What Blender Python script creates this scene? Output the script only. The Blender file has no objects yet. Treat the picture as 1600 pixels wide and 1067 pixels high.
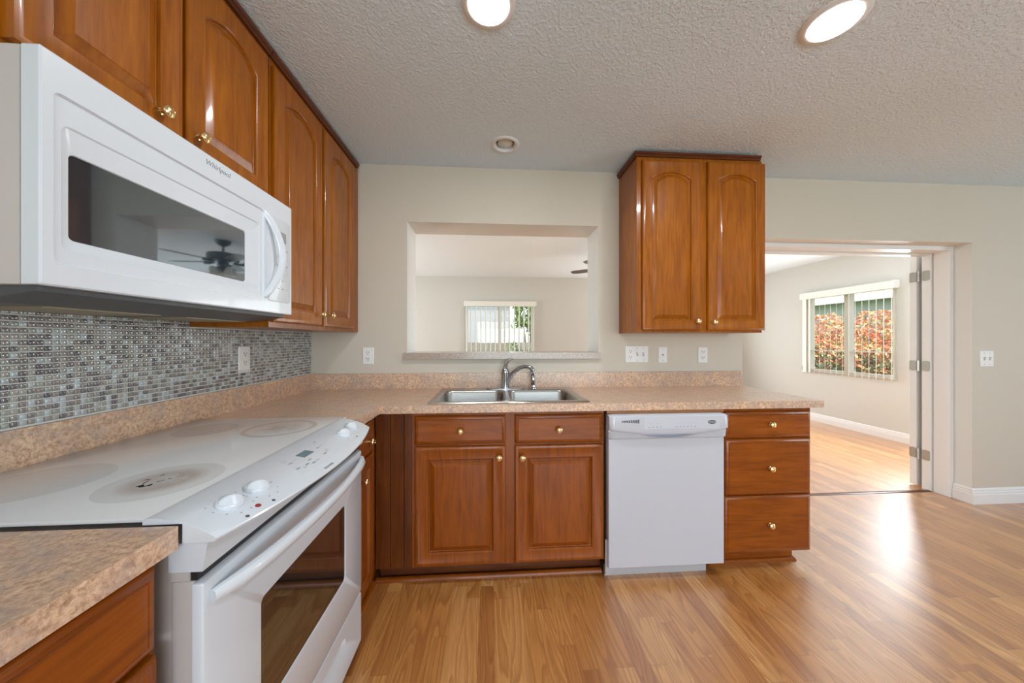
import bpy, bmesh, math, random
from mathutils import Vector, Matrix, Euler
random.seed(7)
PI = math.pi
S = bpy.context.scene
COL = S.collection

# ------------------------------------------------------------------ camera
cam_d = bpy.data.cameras.new('camera')
cam_d.sensor_fit = 'HORIZONTAL'
cam_d.sensor_width = 36.0
cam_d.lens = 514.07 * 36.0 / 1600.0
cam_d.shift_x = -1.6 / 1600.0
cam_d.shift_y = -2.15 / 1600.0
cam_d.clip_start = 0.02
cam = bpy.data.objects.new('camera', cam_d)
cam.location = (1.175, -2.2592, 1.2402)
cam.rotation_euler = (PI / 2, 0, -0.0665)
COL.objects.link(cam)
S.camera = cam

# ------------------------------------------------------------------ exposure, world, sun, added daylight lamps
S.view_settings.view_transform = 'Standard'
S.view_settings.look = 'None'
S.view_settings.exposure = -0.13
S.view_settings.gamma = 1.0
S.view_settings.use_curve_mapping = False
S.cycles.use_denoising = True
S.cycles.max_bounces = 10
S.cycles.diffuse_bounces = 6
S.cycles.sample_clamp_indirect = 6.0
S.cycles.caustics_reflective = False
S.cycles.caustics_refractive = False

world = bpy.data.worlds.new('world')
S.world = world
world.use_nodes = True
wn = world.node_tree
wn.nodes.clear()
wo = wn.nodes.new('ShaderNodeOutputWorld')
wb = wn.nodes.new('ShaderNodeBackground')
ws = wn.nodes.new('ShaderNodeTexSky')
ws.sky_type = 'NISHITA'
ws.sun_disc = False
ws.sun_elevation = math.radians(52)
ws.sun_rotation = math.radians(200)
wb.inputs['Strength'].default_value = 0.5
wh = wn.nodes.new('ShaderNodeHueSaturation')
wh.inputs['Saturation'].default_value = 0.4
wn.links.new(ws.outputs[0], wh.inputs['Color'])
wn.links.new(wh.outputs[0], wb.inputs[0])
wn.links.new(wb.outputs[0], wo.inputs[0])

sun_d = bpy.data.lights.new('sun', 'SUN')
sun_d.energy = 5.5
sun_d.angle = math.radians(0.6)
sun_d.color = (1.0, 0.95, 0.86)
sun = bpy.data.objects.new('sun', sun_d)
sun.rotation_euler = Vector((0.35, 0.45, -1.0)).to_track_quat('-Z', 'Y').to_euler()
sun.location = (3, -4, 12)
COL.objects.link(sun)

def area(name, loc, direction, sx, sy, power, color=(1, 1, 1), shape='RECTANGLE', spread=PI):
    d = bpy.data.lights.new(name, 'AREA')
    d.shape = shape
    d.size = sx
    d.size_y = sy
    d.energy = power
    d.color = color
    d.spread = spread
    o = bpy.data.objects.new(name, d)
    o.location = loc
    o.rotation_euler = Vector(direction).to_track_quat('-Z', 'Z' if abs(direction[2]) < 0.9 else 'Y').to_euler()
    COL.objects.link(o)
    return o

DAY = (0.76, 0.88, 1.0)
area('added_fill_rear', (2.2, -5.86, 1.15), (0, 1, 1.1), 3.2, 2.0, 150, (0.70, 0.85, 1.0))  # added lamp behind the camera, lifting the ceiling; no such door is seen
area('added_fill_dining', (7.3, -2.9, 1.35), (-1, 0, 0.8), 2.4, 1.6, 95, (0.70, 0.85, 1.0))  # added lamp off to the right; its window is unseen
area('added_fill_far_end', (4.3, 3.9, 1.05), (0, -1, 0.35), 1.7, 1.95, 60, (0.88, 0.95, 1.0))  # added lamp at an unseen end-wall door, brightening the far room
area('added_fill_far_left', (-2.3, 2.2, 1.4), (1, 0, 0.4), 2.2, 1.5, 95, (0.88, 0.95, 1.0))  # added lamp for the far room; its opening is out of view
area('added_fill_far_side', (6.06, 0.8, 1.35), (-1, 0, 0), 0.85, 1.15, 88, (0.88, 0.95, 1.0))  # added lamp hidden behind the jamb, lighting the far room from the right

# ------------------------------------------------------------------ materials
def L(r, g, b):
    f = lambda c: (c / 255.0) / 12.92 if c <= 10.3 else (((c / 255.0) + 0.055) / 1.055) ** 2.4
    return (f(r), f(g), f(b), 1.0)

class NT:
    def __init__(s, name):
        s.m = bpy.data.materials.new(name)
        s.m.use_nodes = True
        s.t = s.m.node_tree
        s.t.nodes.clear()
        s.out = s.t.nodes.new('ShaderNodeOutputMaterial')
        s.bsdf = s.t.nodes.new('ShaderNodeBsdfPrincipled')
        s.t.links.new(s.bsdf.outputs[0], s.out.inputs[0])
    def n(s, typ, **kw):
        nd = s.t.nodes.new(typ)
        for k, v in kw.items():
            if k.startswith('i_'):
                nd.inputs[k[2:].replace('_', ' ')].default_value = v
            else:
                setattr(nd, k, v)
        return nd
    def l(s, a, b):
        s.t.links.new(a, b)
    def val(s, sock, v):
        if isinstance(v, (int, float)):
            sock.default_value = v
        else:
            s.l(v, sock)
    def math(s, op, a, b=None, c=None):
        nd = s.n('ShaderNodeMath', operation=op)
        s.val(nd.inputs[0], a)
        if b is not None:
            s.val(nd.inputs[1], b)
        if c is not None:
            s.val(nd.inputs[2], c)
        return nd.outputs[0]
    def mix(s, fac, a, b, blend='MIX'):
        nd = s.n('ShaderNodeMix', data_type='RGBA', blend_type=blend)
        s.val(nd.inputs[0], fac)
        for i, v in ((6, a), (7, b)):
            if isinstance(v, tuple):
                nd.inputs[i].default_value = v
            else:
                s.l(v, nd.inputs[i])
        return nd.outputs[2]
    def ramp(s, fac, stops, interp='LINEAR'):
        nd = s.n('ShaderNodeValToRGB')
        cr = nd.color_ramp
        cr.interpolation = interp
        while len(cr.elements) < len(stops):
            cr.elements.new(0.5)
        for e, (p, c) in zip(cr.elements, stops):
            e.position = p
            e.color = c if len(c) == 4 else (*c, 1)
        s.l(fac, nd.inputs[0])
        return nd.outputs[0]
    def coords(s, scale=(1, 1, 1), rand=0.0):
        tc = s.n('ShaderNodeTexCoord')
        mp = s.n('ShaderNodeMapping')
        mp.inputs['Scale'].default_value = scale
        s.l(tc.outputs['Object'], mp.inputs[0])
        o = mp.outputs[0]
        if rand:
            oi = s.n('ShaderNodeObjectInfo')
            r = s.math('MULTIPLY', oi.outputs['Random'], rand)
            va = s.n('ShaderNodeVectorMath', operation='ADD')
            s.l(o, va.inputs[0])
            cb = s.n('ShaderNodeCombineXYZ')
            for i in range(3):
                s.l(r, cb.inputs[i])
            s.l(cb.outputs[0], va.inputs[1])
            o = va.outputs[0]
        return o
    def noise(s, vec, scale, detail=3, rough=0.5, dist=0.0):
        nd = s.n('ShaderNodeTexNoise')
        nd.inputs['Scale'].default_value = scale
        nd.inputs['Detail'].default_value = detail
        nd.inputs['Roughness'].default_value = rough
        nd.inputs['Distortion'].default_value = dist
        s.l(vec, nd.inputs['Vector'])
        return nd.outputs['Fac']
    def bump(s, h, strength, dist=0.002):
        nd = s.n('ShaderNodeBump')
        nd.inputs['Strength'].default_value = strength
        nd.inputs['Distance'].default_value = dist
        s.l(h, nd.inputs['Height'])
        s.l(nd.outputs[0], s.bsdf.inputs['Normal'])
    def set(s, **kw):
        for k, v in kw.items():
            s.bsdf.inputs[k.replace('_', ' ')].default_value = v
        return s

def plain(name, col, rough=0.5, metal=0.0, spec=0.5, coat=0.0, emit=None, est=0.0):
    t = NT(name)
    t.set(Base_Color=col, Roughness=rough, Metallic=metal, Specular_IOR_Level=spec, Coat_Weight=coat)
    if emit:
        t.set(Emission_Color=emit, Emission_Strength=est)
    return t.m

def painted(name, col, scale, strength, rough=0.55, second=None):
    t = NT(name)
    v = t.coords()
    n1 = t.noise(v, scale, 2, 0.5)
    h = n1
    if second:
        h = t.math('ADD', n1, t.ramp(t.noise(v, second, 3, 0.55), [(0.45, (0, 0, 0)), (0.6, (1, 1, 1))]))
    t.set(Base_Color=col, Roughness=rough, Specular_IOR_Level=0.3)
    t.bump(h, strength, 0.003)
    return t.m

M = {}
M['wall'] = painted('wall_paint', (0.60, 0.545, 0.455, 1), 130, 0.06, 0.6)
M['reveal'] = painted('reveal_lit_tint', (0.72, 0.715, 0.68, 1), 130, 0.05, 0.5)  # wall tone lightened on the opening reveals to imitate light reaching them
M['wall_far'] = painted('far_wall_paint', (0.58, 0.565, 0.52, 1), 130, 0.05, 0.6)
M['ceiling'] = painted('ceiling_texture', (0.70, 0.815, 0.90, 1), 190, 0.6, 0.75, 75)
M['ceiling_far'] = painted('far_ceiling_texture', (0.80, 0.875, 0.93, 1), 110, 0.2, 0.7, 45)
M['trim'] = plain('trim_white', (0.78, 0.77, 0.75, 1), 0.4)
M['blind'] = plain('blind_vinyl', (0.80, 0.79, 0.72, 1), 0.5)
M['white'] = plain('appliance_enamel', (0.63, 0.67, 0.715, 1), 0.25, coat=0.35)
M['white_grey'] = plain('shaded_side_and_button_grey', (0.50, 0.455, 0.43, 1), 0.4)  # white sides toned grey-brown to carry their shade; also plain button grey
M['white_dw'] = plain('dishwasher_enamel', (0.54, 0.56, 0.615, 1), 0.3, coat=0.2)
M['plate'] = plain('plate_plastic', (0.80, 0.79, 0.77, 1), 0.35)
M['black'] = plain('black_plastic', (0.015, 0.015, 0.017, 1), 0.35)
M['charcoal'] = plain('charcoal_metal', (0.055, 0.06, 0.065, 1), 0.4)
M['mark'] = plain('grey_print', (0.30, 0.31, 0.33, 1), 0.5)
M['markdk'] = plain('dark_print', (0.06, 0.06, 0.07, 1), 0.5)
M['red'] = plain('red_indicator', (0.30, 0.02, 0.03, 1), 0.3)
M['chrome'] = plain('chrome', (0.47, 0.48, 0.50, 1), 0.12, 1.0)
M['nickel'] = plain('satin_nickel', (0.44, 0.42, 0.37, 1), 0.3, 1.0)
M['brass'] = plain('polished_brass', (0.86, 0.62, 0.30, 1), 0.16, 1.0)
M['lcd'] = plain('lcd_display', (0.13, 0.22, 0.25, 1), 0.25)
M['fan_metal'] = plain('fan_pewter', (0.08, 0.085, 0.09, 1), 0.35, 0.7)
M['fan_blade'] = plain('fan_blade_wood', (0.10, 0.075, 0.06, 1), 0.5)
M['frosted'] = plain('frosted_shade', (0.75, 0.75, 0.72, 1), 0.5)
M['lamp_on'] = plain('lit_diffuser', (0.9, 0.9, 0.9, 1), 0.5, emit=(1, 0.985, 0.95, 1), est=14.0)
M['lamp_trim'] = plain('lamp_trim', (0.74, 0.74, 0.74, 1), 0.45)
M['can'] = plain('can_baffle', (0.66, 0.65, 0.62, 1), 0.5)
M['lens_off'] = plain('unlit_lens', (0.62, 0.62, 0.60, 1), 0.4)
M['dark'] = plain('dark_recess', (0.02, 0.016, 0.014, 1), 0.7)
M['filter'] = plain('vent_filter', (0.33, 0.28, 0.18, 1), 0.45, 0.4)

def wood(name, base, dark, light, vertical=True, rough=0.3):
    t = NT(name)
    sc = (14, 14, 1.3) if vertical else (1.3, 1.3, 14)
    v = t.coords(sc, 17.0)
    g = t.noise(v, 3.2, 6, 0.62, 0.6)
    v2 = t.coords((1.6, 1.6, 0.9), 9.0)
    blotch = t.noise(v2, 2.4, 4, 0.6)
    c = t.ramp(g, [(0.3, dark), (0.52, base), (0.75, light)])
    c = t.mix(t.ramp(blotch, [(0.35, (0, 0, 0)), (0.72, (0.55, 0.55, 0.55))]), c, dark)
    fine = t.noise(t.coords((90, 90, 5) if vertical else (5, 5, 90), 5.0), 2.0, 2)
    c = t.mix(0.10, c, t.ramp(fine, [(0.4, dark), (0.6, light)]))
    t.l(c, t.bsdf.inputs['Base Color'])
    t.set(Roughness=rough, Specular_IOR_Level=0.25, Coat_Weight=0.28, Coat_Roughness=0.09)
    return t.m

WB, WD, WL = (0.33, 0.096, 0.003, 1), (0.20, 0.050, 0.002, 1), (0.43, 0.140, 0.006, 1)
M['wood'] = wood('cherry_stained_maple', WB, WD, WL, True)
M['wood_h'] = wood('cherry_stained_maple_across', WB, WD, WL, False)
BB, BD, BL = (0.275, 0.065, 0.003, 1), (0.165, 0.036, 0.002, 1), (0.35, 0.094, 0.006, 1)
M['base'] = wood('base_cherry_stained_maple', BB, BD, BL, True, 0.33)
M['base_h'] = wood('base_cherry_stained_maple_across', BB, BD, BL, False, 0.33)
M['dkwood'] = wood('dark_stained_trim', (0.12, 0.032, 0.008, 1), (0.07, 0.018, 0.005, 1), (0.17, 0.05, 0.012, 1), False, 0.4)
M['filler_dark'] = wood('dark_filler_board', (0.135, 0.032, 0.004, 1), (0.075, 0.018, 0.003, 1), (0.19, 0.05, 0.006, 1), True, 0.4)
M['filler'] = wood('plain_filler_wood', (0.34, 0.15, 0.06, 1), (0.28, 0.11, 0.04, 1), (0.4, 0.19, 0.08, 1), False, 0.45)

def laminate(name='speckled_granite_laminate', grey=0.0):
    t = NT(name)
    v = t.coords()
    big = t.noise(v, 16, 4, 0.62)
    mid = t.noise(v, 105, 5, 0.72, 0.3)
    fine = t.noise(v, 210, 3, 0.7)
    c = t.ramp(mid, [(0.30, L(138, 106, 86)), (0.44, L(184, 147, 120)), (0.55, L(210, 176, 146)), (0.70, L(226, 200, 178))])
    g = t.ramp(t.noise(v, 85, 5, 0.7, 0.6), [(0.38, L(146, 138, 134)), (0.55, L(182, 150, 132)), (0.7, L(204, 190, 178))])
    fac = t.ramp(big, [(0.44, (grey, grey, grey)), (0.66, (0.85, 0.85, 0.85))])
    c = t.mix(fac, c, g)
    c = t.mix(1.0, c, (0.88, 0.97, 0.98, 1) if grey else (1.1, 1.1, 1.08, 1), 'MULTIPLY')
    c = t.mix(t.ramp(fine, [(0.60, (0, 0, 0)), (0.70, (0.5, 0.5, 0.5))]), c, L(96, 78, 68))
    c = t.mix(t.ramp(t.noise(v, 160, 2, 0.6), [(0.64, (0, 0, 0)), (0.72, (0.5, 0.5, 0.5))]), c, L(226, 208, 190))
    t.l(c, t.bsdf.inputs['Base Color'])
    t.set(Roughness=0.33, Specular_IOR_Level=0.5, Coat_Weight=0.5, Coat_Roughness=0.16)
    return t.m
M['lam'] = laminate()
M['lam_grey'] = laminate('grey_speckled_laminate', 0.75)

def planks():
    t = NT('oak_strip_laminate_floor')
    tc = t.n('ShaderNodeTexCoord')
    sp = t.n('ShaderNodeSeparateXYZ')
    t.l(tc.outputs['Object'], sp.inputs[0])
    x, y = sp.outputs[0], sp.outputs[1]
    W = 0.066
    i = t.math('FLOOR', t.math('DIVIDE', x, W))
    wn1 = t.n('ShaderNodeTexWhiteNoise', noise_dimensions='1D')
    t.l(i, wn1.inputs['W'])
    r1 = wn1.outputs['Value']
    yy = t.math('ADD', t.math('DIVIDE', y, 0.58), t.math('MULTIPLY', r1, 7.3))
    j = t.math('FLOOR', yy)
    cb = t.n('ShaderNodeCombineXYZ')
    t.l(i, cb.inputs[0]); t.l(j, cb.inputs[1])
    wn2 = t.n('ShaderNodeTexWhiteNoise', noise_dimensions='2D')
    t.l(cb.outputs[0], wn2.inputs['Vector'])
    r2 = wn2.outputs['Value']
    # grain coordinates: stretched along the strip, shifted per strip piece
    g = t.n('ShaderNodeCombineXYZ')
    t.l(t.math('ADD', t.math('MULTIPLY', x, 9.0), t.math('MULTIPLY', r2, 37.0)), g.inputs[0])
    t.l(t.math('ADD', t.math('MULTIPLY', y, 0.9), t.math('MULTIPLY', r2, 19.0)), g.inputs[1])
    n1 = t.noise(g.outputs[0], 1.15, 1.5, 0.45, 0.2)
    rings = t.math('FRACT', t.math('MULTIPLY', n1, 15.0))
    ring = t.ramp(rings, [(0.0, (0.0, 0, 0)), (0.35, (0.45, 0.45, 0.45)), (0.85, (0.8, 0.8, 0.8)), (1.0, (0.05, 0.05, 0.05))])
    g2 = t.n('ShaderNodeCombineXYZ')
    t.l(t.math('MULTIPLY', x, 150.0), g2.inputs[0])
    t.l(t.math('ADD', t.math('MULTIPLY', y, 5.0), t.math('MULTIPLY', r2, 11.0)), g2.inputs[1])
    pores = t.noise(g2.outputs[0], 1.6, 3, 0.6)
    base = t.ramp(r2, [(0.0, (0.44, 0.170, 0.036)), (0.35, (0.56, 0.240, 0.055)), (0.7, (0.63, 0.29, 0.074)), (1.0, (0.70, 0.36, 0.115))])
    dark = t.mix(1.0, base, (0.70, 0.60, 0.50, 1), 'MULTIPLY')
    lite = t.mix(1.0, base, (1.2, 1.24, 1.3, 1), 'MULTIPLY')
    c = t.mix(ring, dark, lite)
    c = t.mix(t.ramp(pores, [(0.42, (0.5, 0.5, 0.5)), (0.56, (0, 0, 0))]), c, dark)
    fx = t.math('FRACT', t.math('DIVIDE', x, W))
    fy = t.math('FRACT', yy)
    seam = t.math('MAXIMUM', t.math('LESS_THAN', fx, 0.018), t.math('LESS_THAN', fy, 0.004))
    c = t.mix(t.math('MULTIPLY', seam, 0.35), c, (0.14, 0.055, 0.015, 1))
    t.l(c, t.bsdf.inputs['Base Color'])
    t.set(Specular_IOR_Level=0.6, Coat_Weight=1.0, Coat_Roughness=0.35, Coat_IOR=2.05)
    t.l(t.math('ADD', 0.27, t.math('MULTIPLY', pores, 0.12)), t.bsdf.inputs['Roughness'])
    t.bump(t.math('ADD', pores, t.math('MULTIPLY', seam, -1.0)), 0.05, 0.001)
    return t.m
M['floor'] = planks()

def tinted(name, rough, spec=0.5, coat=0.0, attr='Col', noise=0.0):
    t = NT(name)
    a = t.n('ShaderNodeAttribute', attribute_name=attr)
    t.l(a.outputs['Color'], t.bsdf.inputs['Base Color'])
    t.set(Roughness=rough, Specular_IOR_Level=spec, Coat_Weight=coat)
    return t.m
M['tile'] = tinted('glass_mosaic', 0.13, 0.6, 0.7)
M['tile'].node_tree.nodes['Principled BSDF'].inputs['Coat IOR'].default_value = 1.75
M['leaf'] = tinted('leaves', 0.6, 0.3)
M['grout'] = plain('grout', L(214, 216, 210), 0.8)

def steel():
    t = NT('brushed_stainless')
    v = t.coords((2, 160, 160))
    n = t.noise(v, 3, 2)
    t.set(Base_Color=(0.44, 0.425, 0.40, 1), Metallic=1.0)
    t.l(t.math('ADD', 0.22, t.math('MULTIPLY', n, 0.14)), t.bsdf.inputs['Roughness'])
    return t.m
M['steel'] = steel()

def dark_glass(name, col, rough=0.04, spec=0.5):
    m = plain(name, col, rough, 0.0, spec, coat=1.0)
    m.node_tree.nodes['Principled BSDF'].inputs['IOR'].default_value = 1.75
    m.node_tree.nodes['Principled BSDF'].inputs['Coat Tint'].default_value = (0.80, 0.92, 1.0, 1)
    m.node_tree.nodes['Principled BSDF'].inputs['Coat IOR'].default_value = 1.7
    return m
M['mwglass'] = dark_glass('microwave_window_glass', (0.030, 0.037, 0.043, 1), 0.03, 1.0)
M['ovenglass'] = dark_glass('oven_window_glass', (0.022, 0.017, 0.014, 1), 0.03, 1.0)

def pane():
    t = NT('window_glass')
    t.t.nodes.remove(t.bsdf)
    tr = t.n('ShaderNodeBsdfTransparent')
    gl = t.n('ShaderNodeBsdfGlossy')
    gl.inputs['Roughness'].default_value = 0.02
    mx = t.n('ShaderNodeMixShader')
    mx.inputs[0].default_value = 0.05
    t.l(tr.outputs[0], mx.inputs[1]); t.l(gl.outputs[0], mx.inputs[2])
    t.l(mx.outputs[0], t.out.inputs[0])
    return t.m
M['pane'] = pane()

BURN = [(0.435, -1.462, 0.105, 1), (0.165, -1.455, 0.115, 0), (0.415, -1.015, 0.115, 2), (0.165, -1.02, 0.09, 0)]
def cooktop_mat():
    t = NT('ceramic_cooktop')
    tc = t.n('ShaderNodeTexCoord')
    o = tc.outputs['Object']
    sp = t.n('ShaderNodeSeparateXYZ')
    t.l(o, sp.inputs[0])
    n_lo = t.noise(o, 22, 4, 0.65, 0.5)
    n_hi = t.noise(o, 900, 2, 0.5)
    c = t.mix(t.ramp(n_hi, [(0.35, (0, 0, 0)), (0.65, (0.35, 0.35, 0.35))]), (0.70, 0.70, 0.70, 1), (0.60, 0.60, 0.61, 1))
    for (bx, by, r, k) in BURN:
        dx = t.math('SUBTRACT', sp.outputs[0], bx - 0.32)
        dy = t.math('SUBTRACT', sp.outputs[1], by + 1.25)
        d = t.math('SQRT', t.math('ADD', t.math('MULTIPLY', dx, dx), t.math('MULTIPLY', dy, dy)))
        zone = t.math('MULTIPLY', t.math('LESS_THAN', d, r), 0.55)
        c = t.mix(zone, c, (0.50, 0.49, 0.48, 1) if k < 2 else (0.58, 0.54, 0.51, 1))
        if k:
            ring = t.math('SUBTRACT', 1.0, t.math('MULTIPLY', t.math('ABSOLUTE', t.math('SUBTRACT', d, r * (0.92 if k == 2 else 0.45))), 1 / (0.012 if k == 2 else 0.035)))
            ring = t.math('MAXIMUM', ring, 0.0)
            c = t.mix(t.math('MULTIPLY', ring, 0.5), c, (0.34, 0.24, 0.17, 1))
            core = t.math('MULTIPLY', t.math('MINIMUM', 1.0, t.math('MAXIMUM', 0.0, t.math('SUBTRACT', 1.7, t.math('DIVIDE', d, r * 0.42)))), t.ramp(n_lo, [(0.40, (0.12, 0.12, 0.12)), (0.66, (0.6, 0.6, 0.6))]))
            c = t.mix(core, c, (0.30, 0.235, 0.20, 1))
            if k == 1:
                blk = t.math('MULTIPLY', t.math('LESS_THAN', d, r * 0.5), t.math('GREATER_THAN', t.noise(o, 34, 2, 0.5, 0.8), 0.66))
                c = t.mix(blk, c, (0.02, 0.017, 0.015, 1))
    t.l(c, t.bsdf.inputs['Base Color'])
    t.set(Roughness=0.16, Specular_IOR_Level=0.5, Coat_Weight=0.2)
    return t.m
M['cooktop'] = cooktop_mat()
M['lawn'] = painted('lawn', (0.10, 0.19, 0.04, 1), 30, 0.4, 0.9)
M['stucco'] = painted('white_stucco', (0.40, 0.41, 0.42, 1), 60, 0.3, 0.8)
M['bluegrey'] = painted('blue_grey_siding', (0.50, 0.52, 0.54, 1), 20, 0.2, 0.8)
M['roof'] = painted('shingle_roof', (0.36, 0.34, 0.33, 1), 40, 0.6, 0.9)
M['fence'] = painted('weathered_fence', (0.25, 0.22, 0.18, 1), 25, 0.4, 0.8)
M['bark'] = painted('bark', (0.13, 0.09, 0.06, 1), 40, 0.5, 0.9)

# ------------------------------------------------------------------ mesh helpers
def BM():
    return bmesh.new()

def box(bm, x0, x1, y0, y1, z0, z1, bev=0.0, seg=2):
    vs = [bm.verts.new((x, y, z)) for x in (x0, x1) for y in (y0, y1) for z in (z0, z1)]
    idx = [(0, 1, 3, 2), (4, 6, 7, 5), (0, 4, 5, 1), (2, 3, 7, 6), (0, 2, 6, 4), (1, 5, 7, 3)]
    fs = [bm.faces.new([vs[i] for i in f]) for f in idx]
    if bev > 0:
        es = list({e for f in fs for e in f.edges})
        bmesh.ops.bevel(bm, geom=es, offset=bev, segments=seg, profile=0.5, affect='EDGES')
    return bm

def grid(bm, us, vs, filled, w0, w1, mp):
    """welded slab of filled cells on a u/v grid between w0 and w1"""
    V = {}
    def vert(i, j, k):
        if (i, j, k) not in V:
            V[(i, j, k)] = bm.verts.new(mp(us[i], vs[j], (w0, w1)[k]))
        return V[(i, j, k)]
    nu, nv = len(us) - 1, len(vs) - 1
    F = lambda i, j: 0 <= i < nu and 0 <= j < nv and filled(i, j)
    for i in range(nu):
        for j in range(nv):
            if not F(i, j):
                continue
            for k in (0, 1):
                bm.faces.new([vert(i, j, k), vert(i + 1, j, k), vert(i + 1, j + 1, k), vert(i, j + 1, k)])
            for (di, dj, a, b) in ((-1, 0, (i, j), (i, j + 1)), (1, 0, (i + 1, j), (i + 1, j + 1)), (0, -1, (i, j), (i + 1, j)), (0, 1, (i, j + 1), (i + 1, j + 1))):
                if not F(i + di, j + dj):
                    bm.faces.new([vert(*a, 0), vert(*b, 0), vert(*b, 1), vert(*a, 1)])
    return bm

def loft(bm, loops, cap0=True, cap1=True, closed=True):
    R = [[bm.verts.new(p) for p in lp] for lp in loops]
    n = len(R[0])
    for a, b in zip(R, R[1:]):
        for i in range(n if closed else n - 1):
            j = (i + 1) % n
            bm.faces.new([a[i], a[j], b[j], b[i]])
    if cap0:
        bm.faces.new(list(reversed(R[0])))
    if cap1:
        bm.faces.new(R[-1])
    return bm

def lathe(bm, prof, origin, axis, n=20, cap0=True, cap1=True):
    ax = Vector(axis).normalized()
    t = Vector((0, 0, 1)) if abs(ax.z) < 0.9 else Vector((1, 0, 0))
    a = ax.cross(t).normalized()
    b = ax.cross(a)
    o = Vector(origin)
    loops = [[o + ax * h + (a * math.cos(2 * PI * k / n) + b * math.sin(2 * PI * k / n)) * max(r, 1e-5) for k in range(n)] for r, h in prof]
    return loft(bm, loops, cap0, cap1)

def tube(bm, pts, rad, n=10, squash=None):
    pts = [Vector(p) for p in pts]
    rad = rad if isinstance(rad, (list, tuple)) else [rad] * len(pts)
    loops = []
    prev = None
    for i, p in enumerate(pts):
        d = (pts[min(i + 1, len(pts) - 1)] - pts[max(i - 1, 0)]).normalized()
        if prev is None:
            ref = Vector((0, 0, 1)) if abs(d.z) < 0.9 else Vector((1, 0, 0))
            a = d.cross(ref).normalized()
        else:
            a = (prev - d * prev.dot(d)).normalized()
        b = d.cross(a)
        prev = a
        s = squash or (1, 1)
        loops.append([p + (a * math.cos(2 * PI * k / n) * s[0] + b * math.sin(2 * PI * k / n) * s[1]) * rad[i] for k in range(n)])
    return loft(bm, loops)

def rrect(u0, u1, v0, v1, r, seg=5):
    pts = []
    r = min(r, (u1 - u0) / 2 - 1e-5, (v1 - v0) / 2 - 1e-5)
    for (cu, cv, a0) in ((u0 + r, v0 + r, PI), (u1 - r, v0 + r, 1.5 * PI), (u1 - r, v1 - r, 0), (u0 + r, v1 - r, 0.5 * PI)):
        for k in range(seg + 1):
            a = a0 + k * PI / 2 / seg
            pts.append((cu + r * math.cos(a), cv + r * math.sin(a)))
    return pts

def FL(x0):   # face towards +X: u = Y, v = Z
    return lambda u, v, w: (x0 + w, u, v)
def FB(y0):   # face towards -Y: u = X, v = Z
    return lambda u, v, w: (u, y0 - w, v)
def FR(x0):   # face towards -X: u = -Y, v = Z
    return lambda u, v, w: (x0 - w, -u, v)
def FU(z0):   # face up: u = X, v = Y
    return lambda u, v, w: (u, v, z0 + w)

def mp_loops(mp, specs):
    return [[mp(u, v, w) for (u, v) in pts] for pts, w in specs]

def obj(name, bm, mat, root=None, loc=None, smooth=32):
    """link a bmesh (in world coordinates) as one object; local to its root or to loc"""
    bmesh.ops.recalc_face_normals(bm, faces=bm.faces[:])
    me = bpy.data.meshes.new(name)
    bm.to_mesh(me)
    bm.free()
    o = bpy.data.objects.new(name, me)
    me.materials.append(M[mat] if isinstance(mat, str) else mat)
    if root is not None:
        base = root
        while base.parent is not None:
            base = base.parent
        me.transform(Matrix.Translation(-Vector(base.location)))
        o.parent = root
    elif loc is not None:
        me.transform(Matrix.Translation(-Vector(loc)))
        o.location = loc
    COL.objects.link(o)
    if smooth:
        for p in me.polygons:
            p.use_smooth = True
        me.set_sharp_from_angle(angle=math.radians(smooth))
    me.update()
    return o

def tag(o, label, cat, group=None, kind=None):
    o['label'] = label
    o['category'] = cat
    if group:
        o['group'] = group
    if kind:
        o['kind'] = kind
    return o

def thing(name, label, cat, loc, group=None):
    o = bpy.data.objects.new(name, None)
    o.empty_display_size = 0.1
    o.location = loc
    COL.objects.link(o)
    return tag(o, label, cat, group)

def struct(name, bm, mat, root=None, smooth=32, loc=None):
    o = obj(name, bm, mat, root, loc, smooth)
    if root is None:
        o['kind'] = 'structure'
    return o

def text_mesh(name, txt, size, mp, u, v, mat, root, depth=0.0006, w=0.0, shear=0.0, italic=0.0, ang=0.0, align='CENTER'):
    cu = bpy.data.curves.new(name, 'FONT')
    cu.body = txt
    cu.size = size
    cu.extrude = depth
    cu.shear = italic
    cu.align_x = align
    cu.align_y = 'CENTER'
    cu.resolution_u = 3
    tmp = bpy.data.objects.new(name, cu)
    COL.objects.link(tmp)
    dg = bpy.context.evaluated_depsgraph_get()
    me = bpy.data.meshes.new_from_object(tmp.evaluated_get(dg))
    bpy.data.objects.remove(tmp)
    bpy.data.curves.remove(cu)
    bm = BM()
    bm.from_mesh(me)
    bpy.data.meshes.remove(me)
    ca, sa = math.cos(ang), math.sin(ang)
    for vt in bm.verts:
        x, y, z = vt.co
        vt.co = mp(u + x * ca - y * sa, v + x * sa + y * ca, w + z)
    return obj(name, bm, mat, root, smooth=0)

# ------------------------------------------------------------------ the room
WY = 0.26          # thickness of the wall with the pass-through
HC = 2.417         # kitchen ceiling
HF = 2.44          # far room ceiling
XE, XJ = 2.985, 4.817   # doorway
XR = 7.5
YR = -6.0
XF = 6.15          # far room side wall
YF = 4.0           # far room end wall
XFL = -2.5

bm = BM(); box(bm, XFL - .2, XR + .2, YR - .2, YF + .2, -0.12, 0.0)
struct('floor', bm, 'floor', smooth=0)

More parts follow.
